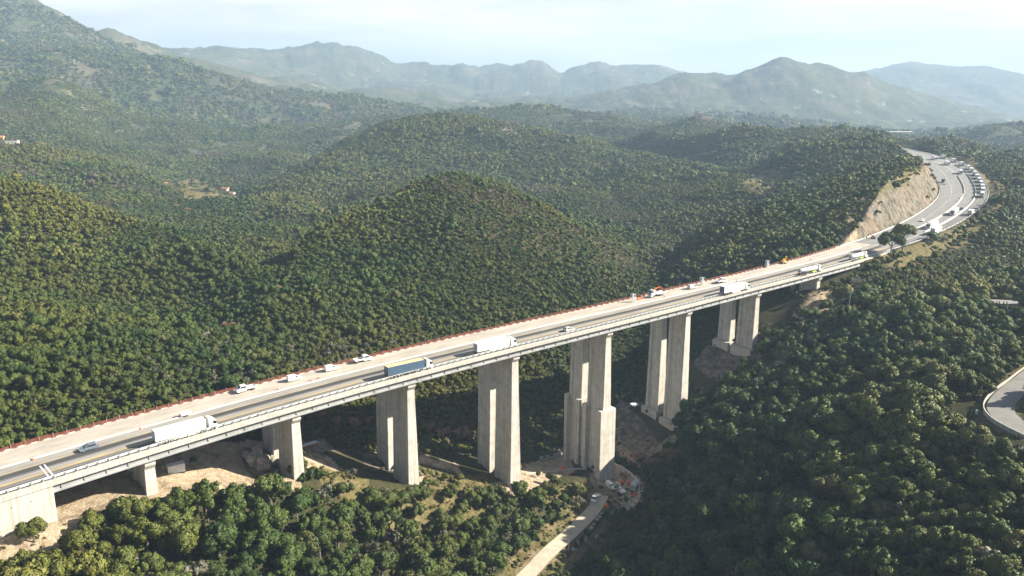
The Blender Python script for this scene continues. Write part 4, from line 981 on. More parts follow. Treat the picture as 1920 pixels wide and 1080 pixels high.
def lorry(name, u, v, label, rev=False, body=V_WHITE, roof=None, cabp=V_WHITE, kind='box', L=13.4, group=None, mark=None, rear=None, top=3.95, so=None):
    p, h = frame_at(u, v, rev, s_o=so); t = empty(name, p, h); tag(t, label, 'lorry', group)
    x1 = 5.0; x0 = x1-L; fx = x1+3.15
    sh = (x0+fx)/2; x0 -= sh; x1 -= sh; fx -= sh
    K = f'{L}/{kind}'
    if kind == 'tank':
        def tankf(mb):
            n = 20; sec = [(x0, .35), (x0+.12, .8), (x0+.4, 1.0), (x1-.4, 1.0), (x1-.12, .8), (x1, .35)]
            vs = [(x, 1.2*k*math.cos(2*math.pi*i/n), 2.45+1.15*k*math.sin(2*math.pi*i/n)) for x, k in sec for i in range(n)]
            mb.add(vs, [(a*n+i, a*n+(i+1) % n, (a+1)*n+(i+1) % n, (a+1)*n+i) for a in range(5) for i in range(n)]+[tuple(range(n)), tuple(reversed(range(5*n, 6*n)))])
        addp(t, 'tank/'+K, tankf, body, smooth=True)
        addp(t, 'catwalk/'+K, lambda mb: mb.box(x0+1, x1-1, -.3, .3, 3.58, 3.72), V_CHASSIS)
        addp(t, 'hose_locker/'+K, lambda mb: mb.box(x1-4.2, x1-1.2, -1.25, -.9, .7, 1.25, .04), V_LIME)
    elif kind == 'flat':
        addp(t, 'load_bed/'+K, lambda mb: (mb.box(x0, x1, -1.25, 1.25, 1.15, 1.38), mb.box(x1-.12, x1, -1.25, 1.25, 1.382, 2.5)), body)
    else:
        addp(t, f'trailer_box/{K}/{top}', lambda mb: mb.box(x0, x1, -1.275, 1.275, 1.12, top, .05), body)
        if roof: addp(t, f'roof/{K}', lambda mb: mb.box(x0+.06, x1-.06, -1.22, 1.22, top-.01, top+.05), roof)
        addp(t, f'rear_door/{K}/{top}', lambda mb: [mb.box(x0-.03, x0+.01, y-.58, y+.58, 1.25, top-.12) for y in (-.61, .61)], rear or V_DOOR)
        for sgn in (-1, 1): addp(t, f'side_skirt/{K}/{sgn}', lambda mb: mb.box(x0+5.4, x1-2.6, sgn*1.22-.02, sgn*1.22+.02, .45, 1.1), body if body in (V_WHITE,) else V_CHASSIS)
    addp(t, 'chassis/'+K, lambda mb: (mb.box(x0+.1, x1-.3, -.45, .45, .85, 1.11), mb.box(x1-1.8, fx-.3, -.42, .42, .55, .84), mb.box(x0, x0+.15, -1.2, 1.2, .55, .8)), V_CHASSIS)
    for sgn in (-1, 1): addp(t, f'tail_light/{K}/{sgn}', lambda mb: mb.box(x0-.04, x0, sgn*1.0-.18, sgn*1.0+.18, .84, 1.0), V_TAIL)
    cab(t, fx, cabp, top-.12 if kind == 'box' else 3.75)
    wheels(t, (x0+1.5, x0+2.8, x0+4.1, x1-1.1, fx-1.4), 1.24)
    if mark: mark(t, x0, x1)
    return t
def van(name, u, v, label, rev=False, body=V_WHITE, kind='van', cat='van', L=4.6, H_=1.95, so=None, group=None):
    p, h = frame_at(u, v, rev, s_o=so); t = empty(name, p, h); tag(t, label, cat, group); a = L/2; K = f'{kind}/{L}/{H_}'
    if kind == 'van':
        pr = [(-a, .42), (-a+.1, .3), (a-.1, .3), (a, .5), (a-.02, .85), (a-.85, 1.1), (a-1.65, H_-.12), (a-1.9, H_), (-a+.15, H_), (-a, H_-.2)]
    elif kind == 'car':
        pr = [(-a, .45), (-a+.15, .28), (a-.15, .28), (a, .5), (a-.05, .78), (a-1.05, .95), (a-1.75, 1.42), (a-2.2, H_), (-a+.6, H_), (-a+.12, 1.05), (-a, .9)]
    else:   # crew cab with a tipper body
        pr = [(a-3.1, .5), (a-.1, .45), (a, .65), (a-.03, 1.1), (a-.75, 1.3), (a-1.35, H_-.12), (a-1.6, H_), (a-3.1, H_)]
    W = .90 if kind != 'crew' else 1.0
    def bodyf(mb):
        n = len(pr); wt = [W if z < 1.2 else W-.14*(z-1.1)/(H_-1.1) for x, z in pr]
        vs = [(x, -w_, z) for (x, z), w_ in zip(pr, wt)]+[(x, w_, z) for (x, z), w_ in zip(pr, wt)]
        mb.add(vs, [tuple(range(n)), tuple(reversed(range(n, 2*n)))]+[((i+1) % n, i, n+i, n+(i+1) % n) for i in range(n)])
    addp(t, 'body/'+K, bodyf, body)
    def off(x0, z0, x1, z1, wd, e=.012):
        dx, dz = x1-x0, z1-z0; l = math.hypot(dx, dz); nx, nz = dz/l*e, -dx/l*e
        nx, nz = (nx, nz) if nz > 0 or nx > 0 else (-nx, -nz)
        return [(x0+nx, -wd, z0+nz), (x0+nx, wd, z0+nz), (x1+nx, wd*.92, z1+nz), (x1+nx, -wd*.92, z1+nz), (x0-nx, -wd, z0-nz), (x0-nx, wd, z0-nz), (x1-nx, wd*.92, z1-nz), (x1-nx, -wd*.92, z1-nz)]
    QF = [(0, 1, 2, 3), (7, 6, 5, 4), (0, 4, 5, 1), (1, 5, 6, 2), (2, 6, 7, 3), (3, 7, 4, 0)]
    if kind == 'van': ws = (a-.95, 1.16, a-1.6, H_-.18)
    elif kind == 'car': ws = (a-1.12, .99, a-2.1, H_-.06)
    else: ws = (a-.8, 1.36, a-1.32, H_-.16)
    addp(t, 'windscreen/'+K, lambda mb: mb.add(off(*ws, W-.16, .015), QF), V_GLASS)
    if kind == 'car':
        addp(t, 'rear_window/'+K, lambda mb: mb.add(off(-a+.2, 1.12, -a+.55, H_-.08, W-.18, .015), QF), V_GLASS)
        sw = [(-a+.75, 1.05), (a-1.35, 1.02), (a-2.1, H_-.12), (-a+.85, H_-.12)]
    elif kind == 'van': sw = [(a-2.1, 1.2), (a-1.2, 1.15), (a-1.65, H_-.25), (a-2.1, H_-.25)]
    else: sw = [(a-2.9, 1.4), (a-1.0, 1.4), (a-1.45, H_-.25), (a-2.9, H_-.25)]
    for sgn in (-1, 1):
        def swf(mb):
            y = [sgn*((W if z < 1.2 else W-.14*(z-1.1)/(H_-1.1))+.012) for x, z in sw]; y2 = [q-sgn*.03 for q in y]
            vs = [(x, yy, z) for (x, z), yy in zip(sw, y)]+[(x, yy, z) for (x, z), yy in zip(sw, y2)]
            mb.add(vs, QF)
        addp(t, f'side_window/{K}/{sgn}', swf, V_GLASS)
        addp(t, f'headlight/{K}/{sgn}', lambda mb: mb.box(a-.12, a+.015, sgn*(W-.25)-.16, sgn*(W-.25)+.16, .62, .80), V_LAMP)
        xr = -a if kind != 'crew' else -a
        addp(t, f'tail_light/{K}/{sgn}', lambda mb: mb.box(xr-.015, xr+.06, sgn*(W-.14)-.09, sgn*(W-.14)+.09, .75, 1.05), V_TAIL)
        addp(t, f'mirror/{K}/{sgn}', lambda mb: mb.box(a-1.35, a-1.2, sgn*(W+.12)-.1, sgn*(W+.12)+.1, 1.05, 1.25, .02), V_BLACK)
    if kind == 'crew':
        addp(t, 'tipper_body/'+K, lambda mb: (mb.box(-a, a-3.2, -1.02, 1.02, .85, .95), mb.box(-a, -a+.06, -1.02, 1.02, .952, 1.35), mb.box(a-3.26, a-3.2, -1.02, 1.02, .952, 1.6), mb.box(-a+.062, a-3.262, -1.02, -.97, .952, 1.35), mb.box(-a+.062, a-3.262, .97, 1.02, .952, 1.35)), body)
        addp(t, 'chassis/'+K, lambda mb: mb.box(-a+.1, a-.3, -.4, .4, .45, .84), V_CHASSIS)
    wheels(t, (-a+.85, a-.85), W-.0, .34, .22)
    return t
def letters(mat_, x, z, n, sz, key, side=-1):
    """a line of lettering too small to read in the photograph"""
    def mk(t, x0, x1):
        def f(mb):
            g = random.Random(n)
            for i in range(n):
                X = x0+x+i*sz*.95
                mb.box(X, X+sz*.2, side*1.275-.02, side*1.275+.02, z, z+sz)
                k = g.choice((0, .4, .8)); mb.box(X+sz*.21, X+sz*.7, side*1.275-.018, side*1.275+.018, z+k*sz, z+k*sz+sz*.2)
        addp(t, 'lettering/'+key, f, mat_)
    return mk
def green_mark(t, x0, x1):
    letters(V_GREEN, 6.6, 2.75, 9, .62, 'green')(t, x0, x1)
    addp(t, 'emblem/red', lambda mb: mb.tube((x0+1.9, -1.27, 3.0), (x0+1.9, -1.30, 3.0), .28, n=10), V_REDP)
lorry('articulated_lorry', 349, 818, 'white articulated lorry with faint lettering, the nearest lorry on the viaduct', mark=letters(V_FAINT, .9, 3.2, 9, .34, 'faint'))
lorry('articulated_lorry', 767, 700, 'articulated lorry with dark blue curtain sides and tan roof', body=V_BLUE, roof=V_TAN, rear=V_NAVY)
lorry('articulated_lorry', 929, 657, 'plain white articulated lorry just ahead of the blue one')
lorry('articulated_lorry', 1377, 549, 'white articulated lorry with green lettering on its side', mark=green_mark, rear=V_NAVY)
lorry('tanker_lorry', 1517, 513.5, 'white tanker lorry with a lime green locker near the end of the viaduct', kind='tank', body=V_STEELW)
lorry('tanker_lorry', 1608, 487, 'white tanker lorry passing the umbrella pines', kind='tank', body=V_STEELW, L=12.0)
van('car', 166.5, 843, 'grey blue estate car driving left behind the nearest lorry', True, V_GREY, 'car', 'car', 4.7, 1.62)
van('car', 1067, 620, 'silver car driving alone on the middle of the viaduct', False, V_SILVER, 'car', 'car', 4.4, 1.5)
# works traffic on the closed carriageway
van('tipper_truck', 462, 733, 'white crew cab tipper truck facing left by the red fence', True, V_WHITE, 'crew', 'truck', 6.2, 2.2)
van('panel_van', 552, 713, 'small white panel van parked next to the traffic cones', False, V_WHITE, 'van', 'van', 4.5, 1.9)
van('panel_van', 623, 694, 'small white panel van parked behind the white flatbed truck', False, V_WHITE, 'van', 'van', 4.5, 1.9)
van('tipper_truck', 680, 678, 'white crew cab flatbed truck facing right beyond the blue lorry', False, V_WHITE, 'crew', 'truck', 6.4, 2.2)
van('panel_van', 1298, 541, 'blue grey van with dark rear doors parked beyond the crane lorry', False, V_SILVER, 'van', 'van', 4.8, 1.9)
van('tipper_truck', 1352, 530, 'white crew cab truck parked by the second stair tower', False, V_WHITE, 'crew', 'truck', 6.2, 2.2)
def crane_lorry(u, v):
    p, h = frame_at(u, v, True); t = empty('crane_lorry', p, h); tag(t, 'white lorry with an orange loading crane behind its cab', 'lorry')
    cab(t, 4.3, V_WHITE, 3.1); wheels(t, (-2.6, -1.4, 2.9), 1.24)
    addp(t, 'chassis/crane', lambda mb: mb.box(-4.2, 3.6, -.42, .42, .6, .98), V_CHASSIS)
    addp(t, 'load_bed/crane', lambda mb: (mb.box(-4.3, 1.0, -1.25, 1.25, 1.0, 1.2), mb.box(-4.3, 1.0, -1.25, -1.2, 1.202, 1.6), mb.box(-4.3, 1.0, 1.2, 1.25, 1.202, 1.6)), V_WHITE)
    addp(t, 'crane_arm/crane', lambda mb: (mb.box(1.1, 1.8, -.5, .5, 1.0, 2.3, .05), mb.tube((1.45, 0, 2.3), (1.45, 0, 3.4), .2), mb.tube((1.45, 0, 3.3), (-1.6, .1, 3.9), .19, .14), mb.tube((-1.6, .1, 3.9), (-3.6, .1, 2.6), .13, .09), mb.tube((1.3, .3, 2.4), (.2, .25, 3.5), .09)), V_ORANGE)
crane_lorry(1231, 555)
def excavator(name, loc, h, label, pm, sc=1.0):
    t = empty(name, loc, h); t.scale = (sc,)*3; tag(t, label, 'excavator')
    for sgn in (-1, 1): addp(t, f'track/{sgn}', lambda mb: mb.prism([(-1.5, .12), (-1.2, 0), (1.2, 0), (1.5, .12), (1.55, .5), (1.2, .72), (-1.2, .72), (-1.55, .5)], sgn*.95-.25, sgn*.95+.25), V_TYRE)
    addp(t, 'body/exc', lambda mb: (mb.box(-1.7, .9, -1.15, 1.15, .8, 1.7, .1), mb.box(-.9, .9, -.5, .5, .62, .8)), pm)
    addp(t, 'operator_cab/exc', lambda mb: mb.box(-.2, 1.15, .1, 1.1, 1.7, 2.75, .08, (.15, .1, .05, .05)), pm)
    addp(t, 'window/exc', lambda mb: (mb.box(1.09, 1.13, .2, 1.0, 1.85, 2.55), mb.box(0, .9, 1.09, 1.12, 1.85, 2.5)), V_GLASS)
    addp(t, 'boom/exc', lambda mb: (mb.tube((.8, -.2, 1.6), (2.4, -.2, 3.9), .24, .2), mb.tube((2.4, -.2, 3.9), (4.3, -.2, 3.4), .2, .16), mb.tube((4.3, -.2, 3.5), (4.7, -.2, 1.4), .16, .12)), pm)
    addp(t, 'bucket/exc', lambda mb: mb.prism([(4.3, .6), (5.0, .5), (5.2, 1.3), (4.6, 1.5)], -.65, .25), V_CHASSIS)
    return t
def at_road(u, v, dz=0.035): s, o = road_at(u, v); return road_pt(s, o, dz), road_dir(s)
p, h = at_road(1470, 494); excavator('excavator', p, h+.3, 'yellow excavator at the red fence near the end of the viaduct', V_YELLOW, .8)
p, h = at_road(1637, 447.5); excavator('excavator', p, h+2.4, 'rusty red excavator standing at the start of the rock cutting', V_BROWN, .75)
# the bend: traffic towards the camera and the standing queue
lorry('flatbed_lorry', 1686, 433, 'white flatbed lorry coming round the inside of the bend below the rock cutting', True, kind='flat', L=9.5)
van('car', 1729, 415, 'small white car below the rock cutting', True, V_WHITE, 'car', 'car', 4.3, 1.5)
lorry('articulated_lorry', 1747, 427, 'white articulated lorry coming down the bend towards the viaduct', True)
lorry('articulated_lorry', 1755, 438, 'white lorry leaving the viaduct behind the low dark bush', L=11)
lorry('articulated_lorry', 1789, 402, 'white articulated lorry in the middle of the bend with a dark car behind', True, L=12)
van('car', 1802, 393, 'dark car following a white lorry round the bend', True, V_NAVY, 'car', 'car', 4.4, 1.5)
lorry('box_lorry', 1820, 403, 'small white box lorry at the tail of the queue, nearest the viaduct', L=7.5, top=3.6)
Q = [(652, 'white lorry with a blue grey rear, second from the tail of the queue', V_WHITE), (680, 'white lorry in the queue directly behind the grey fronted one', V_WHITE), (702, 'white lorry with dark sides in the queue next to the parked white car', V_DOOR),
     (726, 'rust brown lorry with pale roof in the queue', V_BROWN), (752, 'white lorry in the queue directly ahead of the rust brown one', V_WHITE), (780, 'white lorry two places ahead of the rust brown one', V_WHITE),
     (806, 'tan lorry in the queue where the verge widens', V_TAN), (838, 'round-topped white lorry just past the gap in the queue', V_WHITE), (862, 'white lorry at the far side of the gap in the queue', V_WHITE),
     (900, 'white lorry in the far part of the queue, third from its head', V_WHITE), (938, 'white lorry in the far part of the queue, second from its head', V_WHITE), (985, 'white lorry at the visible head of the queue under the wooded bank', V_WHITE)]
for s, lb, bd in Q:
    o = 0.125*float(road_w(s)); lorry('articulated_lorry', 0, 0, lb, body=bd, roof=V_WHITE if bd is not V_WHITE else None, so=(s, o), L=12.5, rear=V_DOOR, group='lorries queueing on the far bend')
for s, f, lb in ((818, .40, 'white lorry driving down beside the far queue'), (905, .42, 'white lorry further up beside the queue, following another'), (965, .44, 'white lorry farthest up the open lane beside the queue')):
    lorry('articulated_lorry', 0, 0, lb, True, so=(s, f*float(road_w(s))), L=12.5)
van('car', 0, 0, 'white car between two lorries of the queue', False, V_WHITE, 'car', 'car', 4.4, 1.5, so=(664, 3.2))
lorry('tipper_lorry', 0, 0, 'dark red lorry parked beside the rock face', True, so=(738, .90*float(road_w(738))), body=V_DRED, cabp=V_DRED, L=6, top=3.3, rear=V_DRED)
van('panel_van', 0, 0, 'grey van parked by the dark red lorry', True, V_SILVER, 'van', 'van', 4.6, 1.9, so=(724, .88*float(road_w(724))))

# ------------------------------------------------------------------ works equipment on the deck
M_CONE = paint('orange_cone', (.75, .13, .02), .6); M_WHITEP = paint('white_sheet_metal', (.66, .68, .70), .5); M_BLUEP = paint('blue_grey_panel', (.30, .36, .40), .5)
for (u, v, lb) in [(521, 731, 'orange cone left of the two white vans'), (583, 714, 'orange cone nearest the low barrier between the two white vans'), (597, 709.5, 'orange cone in front of the right-hand white van'), (264, 804, 'orange cone above the nearest lorry'), (62, 862.5, 'orange cone near the left end of the viaduct'), (1246, 557, 'orange cone below the crane lorry'), (1381, 527.5, 'orange cone above the lorry with green lettering'), (1519, 487.5, 'orange cone by the yellow excavator')]:
    p, h = at_road(u, v); t = empty('traffic_cone', p); t.scale = (1.25,)*3; tag(t, lb, 'traffic cone', 'cones along the closed carriageway')
    addp(t, 'cone_body', lambda mb: mb.tube((0, 0, .04), (0, 0, .75), .2, .04, 10), M_CONE); addp(t, 'cone_base', lambda mb: mb.box(-.26, .26, -.26, .26, 0, .04), M_CONE); addp(t, 'white_band', lambda mb: mb.tube((0, 0, .38), (0, 0, .54), .135, .10, 10, False), V_WHITE)
def stair_tower(u, v, lb):
    p, h = at_road(u, v); t = empty('stair_tower', p, h); t.scale = (.85, .85, .8); tag(t, lb, 'scaffold tower', 'stair towers at the far edge of the viaduct')
    addp(t, 'frame/st', lambda mb: [mb.tube((x, y, 0), (x, y, 4.2), .07, n=6) for x in (-1.1, 0, 1.1) for y in (-.6, .6)]+[mb.box(-1.15, 1.15, y-.05, y+.05, z, z+.1) for y in (-.6, .6) for z in (2.1, 4.1)], M_WHITEP)
    addp(t, 'panel/st', lambda mb: mb.box(-1.05, -.1, -.70, -.66, .6, 4.0), M_BLUEP); addp(t, 'gate/st', lambda mb: (mb.box(.1, .2, -.72, -.66, .1, 2.1), mb.box(.9, 1.0, -.72, -.66, .1, 2.1), mb.box(.2, .9, -.72, -.66, 1.95, 2.1)), M_WHITEP)
    addp(t, 'steps/st', lambda mb: [mb.box(-1.0+.22*i, -.78+.22*i, -.5, .5, .3*i+.2, .3*i+.25) for i in range(9)], M_GALV)
for u, v, lb in ((1187, 566, 'white stair tower at the fence left of the crane lorry'), (1317, 534, 'white stair tower at the fence right of the blue grey van'), (1438, 501.5, 'white stair tower at the fence left of the yellow excavator')): stair_tower(u, v, lb)
p, h = at_road(1198, 562); t = empty('water_barrier', p, h); tag(t, 'red plastic barrier blocks beside the first stair tower', 'barrier')
addp(t, 'block/a', lambda mb: mb.box(-1.0, 1.0, -.25, .25, 0, 1.0, .06, (.05, .05, .1, .1)), M_CONE); addp(t, 'block/b', lambda mb: mb.box(1.1, 2.6, -.2, .3, 0, .95, .06, (.05, .05, .1, .1)), M_RED)
p, h = at_road(349, 780); t = empty('equipment_trailer', p, h); tag(t, 'small white equipment trailer beside the low barrier', 'trailer')
addp(t, 'box/tr', lambda mb: mb.box(-1.5, 1.4, -.7, .7, .45, 1.25, .06), V_WHITE); addp(t, 'drawbar/tr', lambda mb: mb.tube((1.4, 0, .5), (2.6, 0, .45), .06), V_CHASSIS); wheels(t, (0,), .85, .32, .2)
# ------------------------------------------------------------------ special trees
def bare_tree_mesh(seed, mat):
    g = random.Random(seed); mb = MB()
    def grow(p, d, l, r, lev):
        q = p+d*l; mb.tube(p, q, r, r*.66, 6 if lev < 2 else 4, False)
        if lev >= 5: return
        for i in range(g.choice((2, 3, 3)) if lev < 4 else 3):
            nd_ = (d+Vector((g.uniform(-1, 1), g.uniform(-1, 1), g.uniform(-.15, .8)))*(.55 if lev < 2 else .7)).normalized()
            grow(p.lerp(q, g.uniform(.6, 1)), nd_, l*g.uniform(.62, .82), max(r*.58, .013), lev+1)
    for k in range(g.choice((2, 3))):
        a = g.uniform(0, 6.3); grow(Vector((math.cos(a)*.02, math.sin(a)*.02, -.05)), Vector((math.cos(a)*.28, math.sin(a)*.28, 1)).normalized(), .27, .022, 0)
    return mb.mesh('branches', mat)
BARE_R = [bare_tree_mesh(11+i, M_TWIG_R) for i in range(3)]; BARE_G = [bare_tree_mesh(31+i, M_TWIG_G) for i in range(3)]
def ground(u, v, dmin=120): q = at(u, v, dmin, 4000); return (float(q[0]), float(q[1]), float(q[2])-.1)
def bare(u, v, hgt, col, label, k, dmin=120, group=None):
    t = empty('bare_tree', ground(u, v, dmin), k*1.7); t.scale = (hgt*1.1, hgt*1.1, hgt*.85); tag(t, label, 'tree', group)
    put('branches', (BARE_R if col == 'r' else BARE_G)[k % 3], t)
for k, (u, v, hg, c, lb, dm) in enumerate([
    (600, 792, 7.5, 'r', 'reddish bare tree behind the viaduct just right of the second pier', 255), (632, 800, 6.5, 'r', 'reddish bare tree between two others behind the second span', 255), (662, 806, 8, 'r', 'tall reddish bare tree behind the viaduct, left of the third pier', 255), (690, 800, 6, 'r', 'reddish bare tree touching the third pier on its left', 265),
    (803, 815, 8, 'r', 'reddish bare tree right of the third pier behind the viaduct', 270), (832, 826, 9.5, 'r', 'large spreading bare tree in the shaded gap between third and fourth pier', 270), (864, 826, 9, 'r', 'brown bare tree close left of the fourth pier', 275),
    (1192, 872, 11, 'r', 'large reddish bare tree by the stone bank of the ravine', 265), (1222, 880, 9, 'r', 'bare tree beside the yellowing tree at the ravine', 265), (1168, 900, 5, 'r', 'small bare tree below the concrete wall of the work site', 250),
    (1604, 547, 12, 'g', 'pale grey bare tree in front of the last pier', 330), (1272, 530, 8, 'g', 'pale bare tree behind the fence near the stair tower', 380), (1290, 528, 7, 'g', 'pale bare tree just left of the second stair tower', 390),
    (1304, 925, 5.5, 'g', 'small grey bare tree at the edge of the right-hand wood', 200), (1292, 962, 5, 'g', 'low grey bare tree beside the dark evergreen by the ravine', 200), (430, 622, 8, 'r', 'pinkish bare tree in the gully beyond the viaduct', 300), (388, 640, 7, 'g', 'grey bare tree at the edge of the gully beyond the viaduct', 300),
    (236, 1052, 6, 'g', 'grey bare tree among the evergreens at lower left', 150), (533, 885, 4.5, 'r', 'small bare bush tree at the foot of the second pier', 180), (262, 1066, 5, 'g', 'broad grey bare tree near the bottom edge at lower left', 150),
    (1420, 345, 9, 'g', 'grey bare tree in the pale clearing beyond the hill', 600), (1447, 350, 9, 'g', 'grey bare tree right of another in the pale clearing', 600), (330, 392, 9, 'r', 'pinkish bare tree below the farm meadow', 800), (352, 398, 9, 'r', 'pinkish bare tree right under the farm hedge', 800), (455, 372, 9, 'g', 'grey bare tree right of the farmhouse', 800)]): bare(u, v, hg, c, lb, k, dm)
AUT = crown_mesh('crown', 61, 10, 1500, .10, M_AUTUMN); t = make_tree(0, AUT, TRUNKS[0], 4.2, *ground(1262, 872, 250), 'broad yellowing tree beside the reddish bare tree at the ravine', None)
def pine_crown(seed):
    g = np.random.default_rng(seed); C = []
    for i in range(26):
        a = g.uniform(0, 6.28); q = math.sqrt(g.random())*.80; C.append((q*math.cos(a), q*math.sin(a), 1.0+.32*(1-q*q)+g.uniform(-.16, .06), g.uniform(.22, .32)))
    C = np.array(C); V, Fq, Nn = leaf_cloud(g, C, 3600, .055, .5); iv, fi = ICO1; Vs = [V]; Fs = [Fq]; Ns = [Nn]; b = len(V)
    for c in C: Vs.append(c[:3]+iv*c[3]*.82); Ns.append(iv); Fs.append(np.concatenate([fi, fi[:, 2:]], 1)+b); b += len(iv)
    me = np_mesh('crown', np.concatenate(Vs), np.concatenate(Fs)[:len(Fq)], [M_PINE], True)
    me2 = MB(); [me2.add(c[:3]+iv*c[3]*.82, [tuple(f) for f in fi]) for c in C]
    return me, me2.mesh('crown_core', M_PINE, True)
def umbrella_pine(u, v, rad, hgt, label, seed, dmin=330):
    t = empty('umbrella_pine', ground(u, v, dmin)); tag(t, label, 'tree'); a, b = pine_crown(seed)
    for me in (a,): 
        o = put('crown', me, t); o.scale = (rad, rad, rad*1.2); o.location = (0, 0, hgt-rad*1.45)
        c_ = put('inner_needles', b, o)
    mb = MB(); mb.tube((0, 0, -.5), (.25, .1, hgt*.55), .36, .27, 9); mb.tube((.25, .1, hgt*.55), (.1, 0, hgt-rad*.15), .27, .15, 8)
    for k in range(7):
        an = k*.9; mb.tube((.22, .08, hgt*.62), (math.cos(an)*rad*.6, math.sin(an)*rad*.6, hgt-rad*.12), .13, .05, 6)
    mb.build('trunk', M_BARK, t, True)
umbrella_pine(1668, 488, 6.8, 11.5, 'left one of the two umbrella pines beside the motorway', 71)
umbrella_pine(1690, 480, 6.6, 14, 'right one of the two umbrella pines, standing taller with a visible trunk', 72)
t = make_tree(0, crown_mesh('crown', 63, 10, 1500, .10, M_PINE, flat=.45, zc=.7), TRUNKS[1], 5.0, *ground(1744, 451, 380), 'low dark bush leaning over the motorway edge by a white lorry', None, 'evergreen_bush', 'bush', .8)
for u, v, lb in ((1705, 506, 'yellow green tree right of the umbrella pines'), (1722, 524, 'yellow green tree on the slope under the umbrella pines')):
    make_tree(0, crown_mesh('crown', 64+u, 9, 1300, .11, M_GORSE), TRUNKS[1], 2.6, *ground(u, v, 250), lb, None)
def cyp_mesh():
    g = np.random.default_rng(5); C = np.array([(g.uniform(-.05, .05), g.uniform(-.05, .05), z, .34*(1-((z-.9)/3.4)**2 if z > .9 else .8)) for z in np.arange(.35, 3.7, .25)])
    V, Fq, Nn = leaf_cloud(g, C, 900, .10, .6); return np_mesh('crown', V, Fq, [M_CYP], True, normals=Nn)
CY = cyp_mesh(); CYT = MB().tube((0, 0, -.3), (0, 0, 3.3), .09, .02, 6).mesh('trunk', M_BARK)
for k, (u, v) in enumerate(((1859, 592), (1865, 592), (1870, 592.5), (1878, 593), (1884, 593.5))):
    t = empty('cypress_tree', ground(u, v, 250)); t.scale = (1.9, 1.9, 1.75); tag(t, ['leftmost cypress in front of the ochre house', 'second cypress from the left at the ochre house', 'middle one of the five cypresses at the ochre house', 'fourth cypress from the left at the ochre house', 'rightmost cypress in front of the ochre house'][k], 'tree', 'cypresses before the ochre house')
    put('crown', CY, t); put('trunk', CYT, t)

# ------------------------------------------------------------------ buildings
M_STONE = paint('warm_stone_wall', (.42, .34, .26), .95, var=.25, scale=.8, dirt=(.25, .2, .16)); M_OCHRE = paint('ochre_render', (.62, .38, .14), .9, var=.1); M_RENDER = paint('white_render', (.68, .65, .60), .9, var=.08); M_TILE = paint('clay_tiles', (.40, .19, .11), .9, var=.25, scale=1.5); M_SLAB = paint('grey_flat_roof', (.20, .19, .18), .9, var=.15)
def house(name, loc, h, w, d, ht, wall, roof, label, cat='house', nw=3, gable=True, rh=None):
    t = empty(name, loc, h); tag(t, label, cat); rh = rh or d*.28
    mb = MB().box(-w/2, w/2, -d/2, d/2, -3, ht)
    if gable: mb.add([(-w/2, -d/2, ht), (-w/2, d/2, ht), (-w/2, 0, ht+rh), (w/2, -d/2, ht), (w/2, d/2, ht), (w/2, 0, ht+rh)], [(0, 2, 1), (3, 4, 5)])
    mb.build('wall', wall, t)
    rb = MB()
    if gable:
        e = .4
        for sgn in (-1, 1):
            a = [(-w/2-e, sgn*(d/2+e), ht-.12), (w/2+e, sgn*(d/2+e), ht-.12), (w/2+e, 0, ht+rh+.1), (-w/2-e, 0, ht+rh+.1)]
            rb.add(a+[(x, y, z+.22) for x, y, z in a], [(3, 2, 1, 0), (4, 5, 6, 7), (0, 1, 5, 4), (1, 2, 6, 5), (2, 3, 7, 6), (3, 0, 4, 7)])
    else: rb.box(-w/2-.2, w/2+.2, -d/2-.2, d/2+.2, ht+.003, ht+.4)
    r_ = rb.build('roof', roof, t)
    for i in range(nw):
        x = -w/2+w*(i+.5)/nw; f = MB().box(x-.55, x+.55, -d/2-.06, -d/2+.02, ht*.38, ht*.38+1.3).build('window', V_GLASS, t)
        MB().box(x-.7, x+.7, -d/2-.16, -d/2-.062, ht*.38-.18, ht*.38-.04).build('sill', M_RENDER, f)
    MB().box(-.5, .5, d/2-.02, d/2+.06, 0, 2.1).build('door', M_BARK, t)
    return t
house('farmhouse', ground(424, 361, 900), R(-35), 15, 9, 6, M_STONE, M_TILE, 'stone farmhouse with shaded gable below the wooded slope')
house('farm_outbuilding', ground(436, 366, 900), R(-20), 7, 5, 3.2, M_RENDER, M_TILE, 'small pale outbuilding right of the farmhouse', 'outbuilding', 1)
house('stone_hut', ground(312, 352, 900), R(10), 4, 4, 6, M_STONE, M_TILE, 'narrow pinkish stone hut left of the farm meadow', 'hut', 1)
house('white_house', ground(22, 271, 1000), R(15), 16, 9, 5, M_RENDER, M_SLAB, 'long white house at the left edge of the hills', 'house', 4, False)
house('orange_roofed_house', ground(3, 266, 1000), R(5), 9, 8, 6, M_OCHRE, M_TILE, 'orange roofed house next to the long white house', 'house', 2)
house('ochre_house', ground(1886, 582, 260), R(-12), 11, 7, 3.4, M_OCHRE, M_SLAB, 'low ochre house with grey roof behind five cypresses', 'house', 3, False)
def far_building(u, v, d, w, dp, ht, label, nw):
    r = ray(u, v); hh = math.hypot(r[0], r[1]); x, y = r[0]/hh*d, r[1]/hh*d
    house('warehouse', (x, y, float(H(x, y))+1), R(-5), w, dp, ht, M_RENDER, M_RENDER, label, 'warehouse', nw, False)
far_building(1686, 249, 2250, 64, 24, 9, 'long white warehouse in the hazy valley beyond the cutting', 8)
far_building(1788, 246, 2450, 40, 30, 9, 'pale warehouse further right in the hazy valley', 5)
q = at(1310, 224, 1500, 2100); t = empty('watch_tower', (float(q[0]), float(q[1]), float(q[2])-1)); t.scale = (1.35,)*3; tag(t, 'ruined stone tower on the summit of the hazy hill', 'tower')
MB().box(-6, 6, -6, 6, -4, 12, .3, (.5, .5, .5, .5)).build('tower_wall', M_STONE, t)
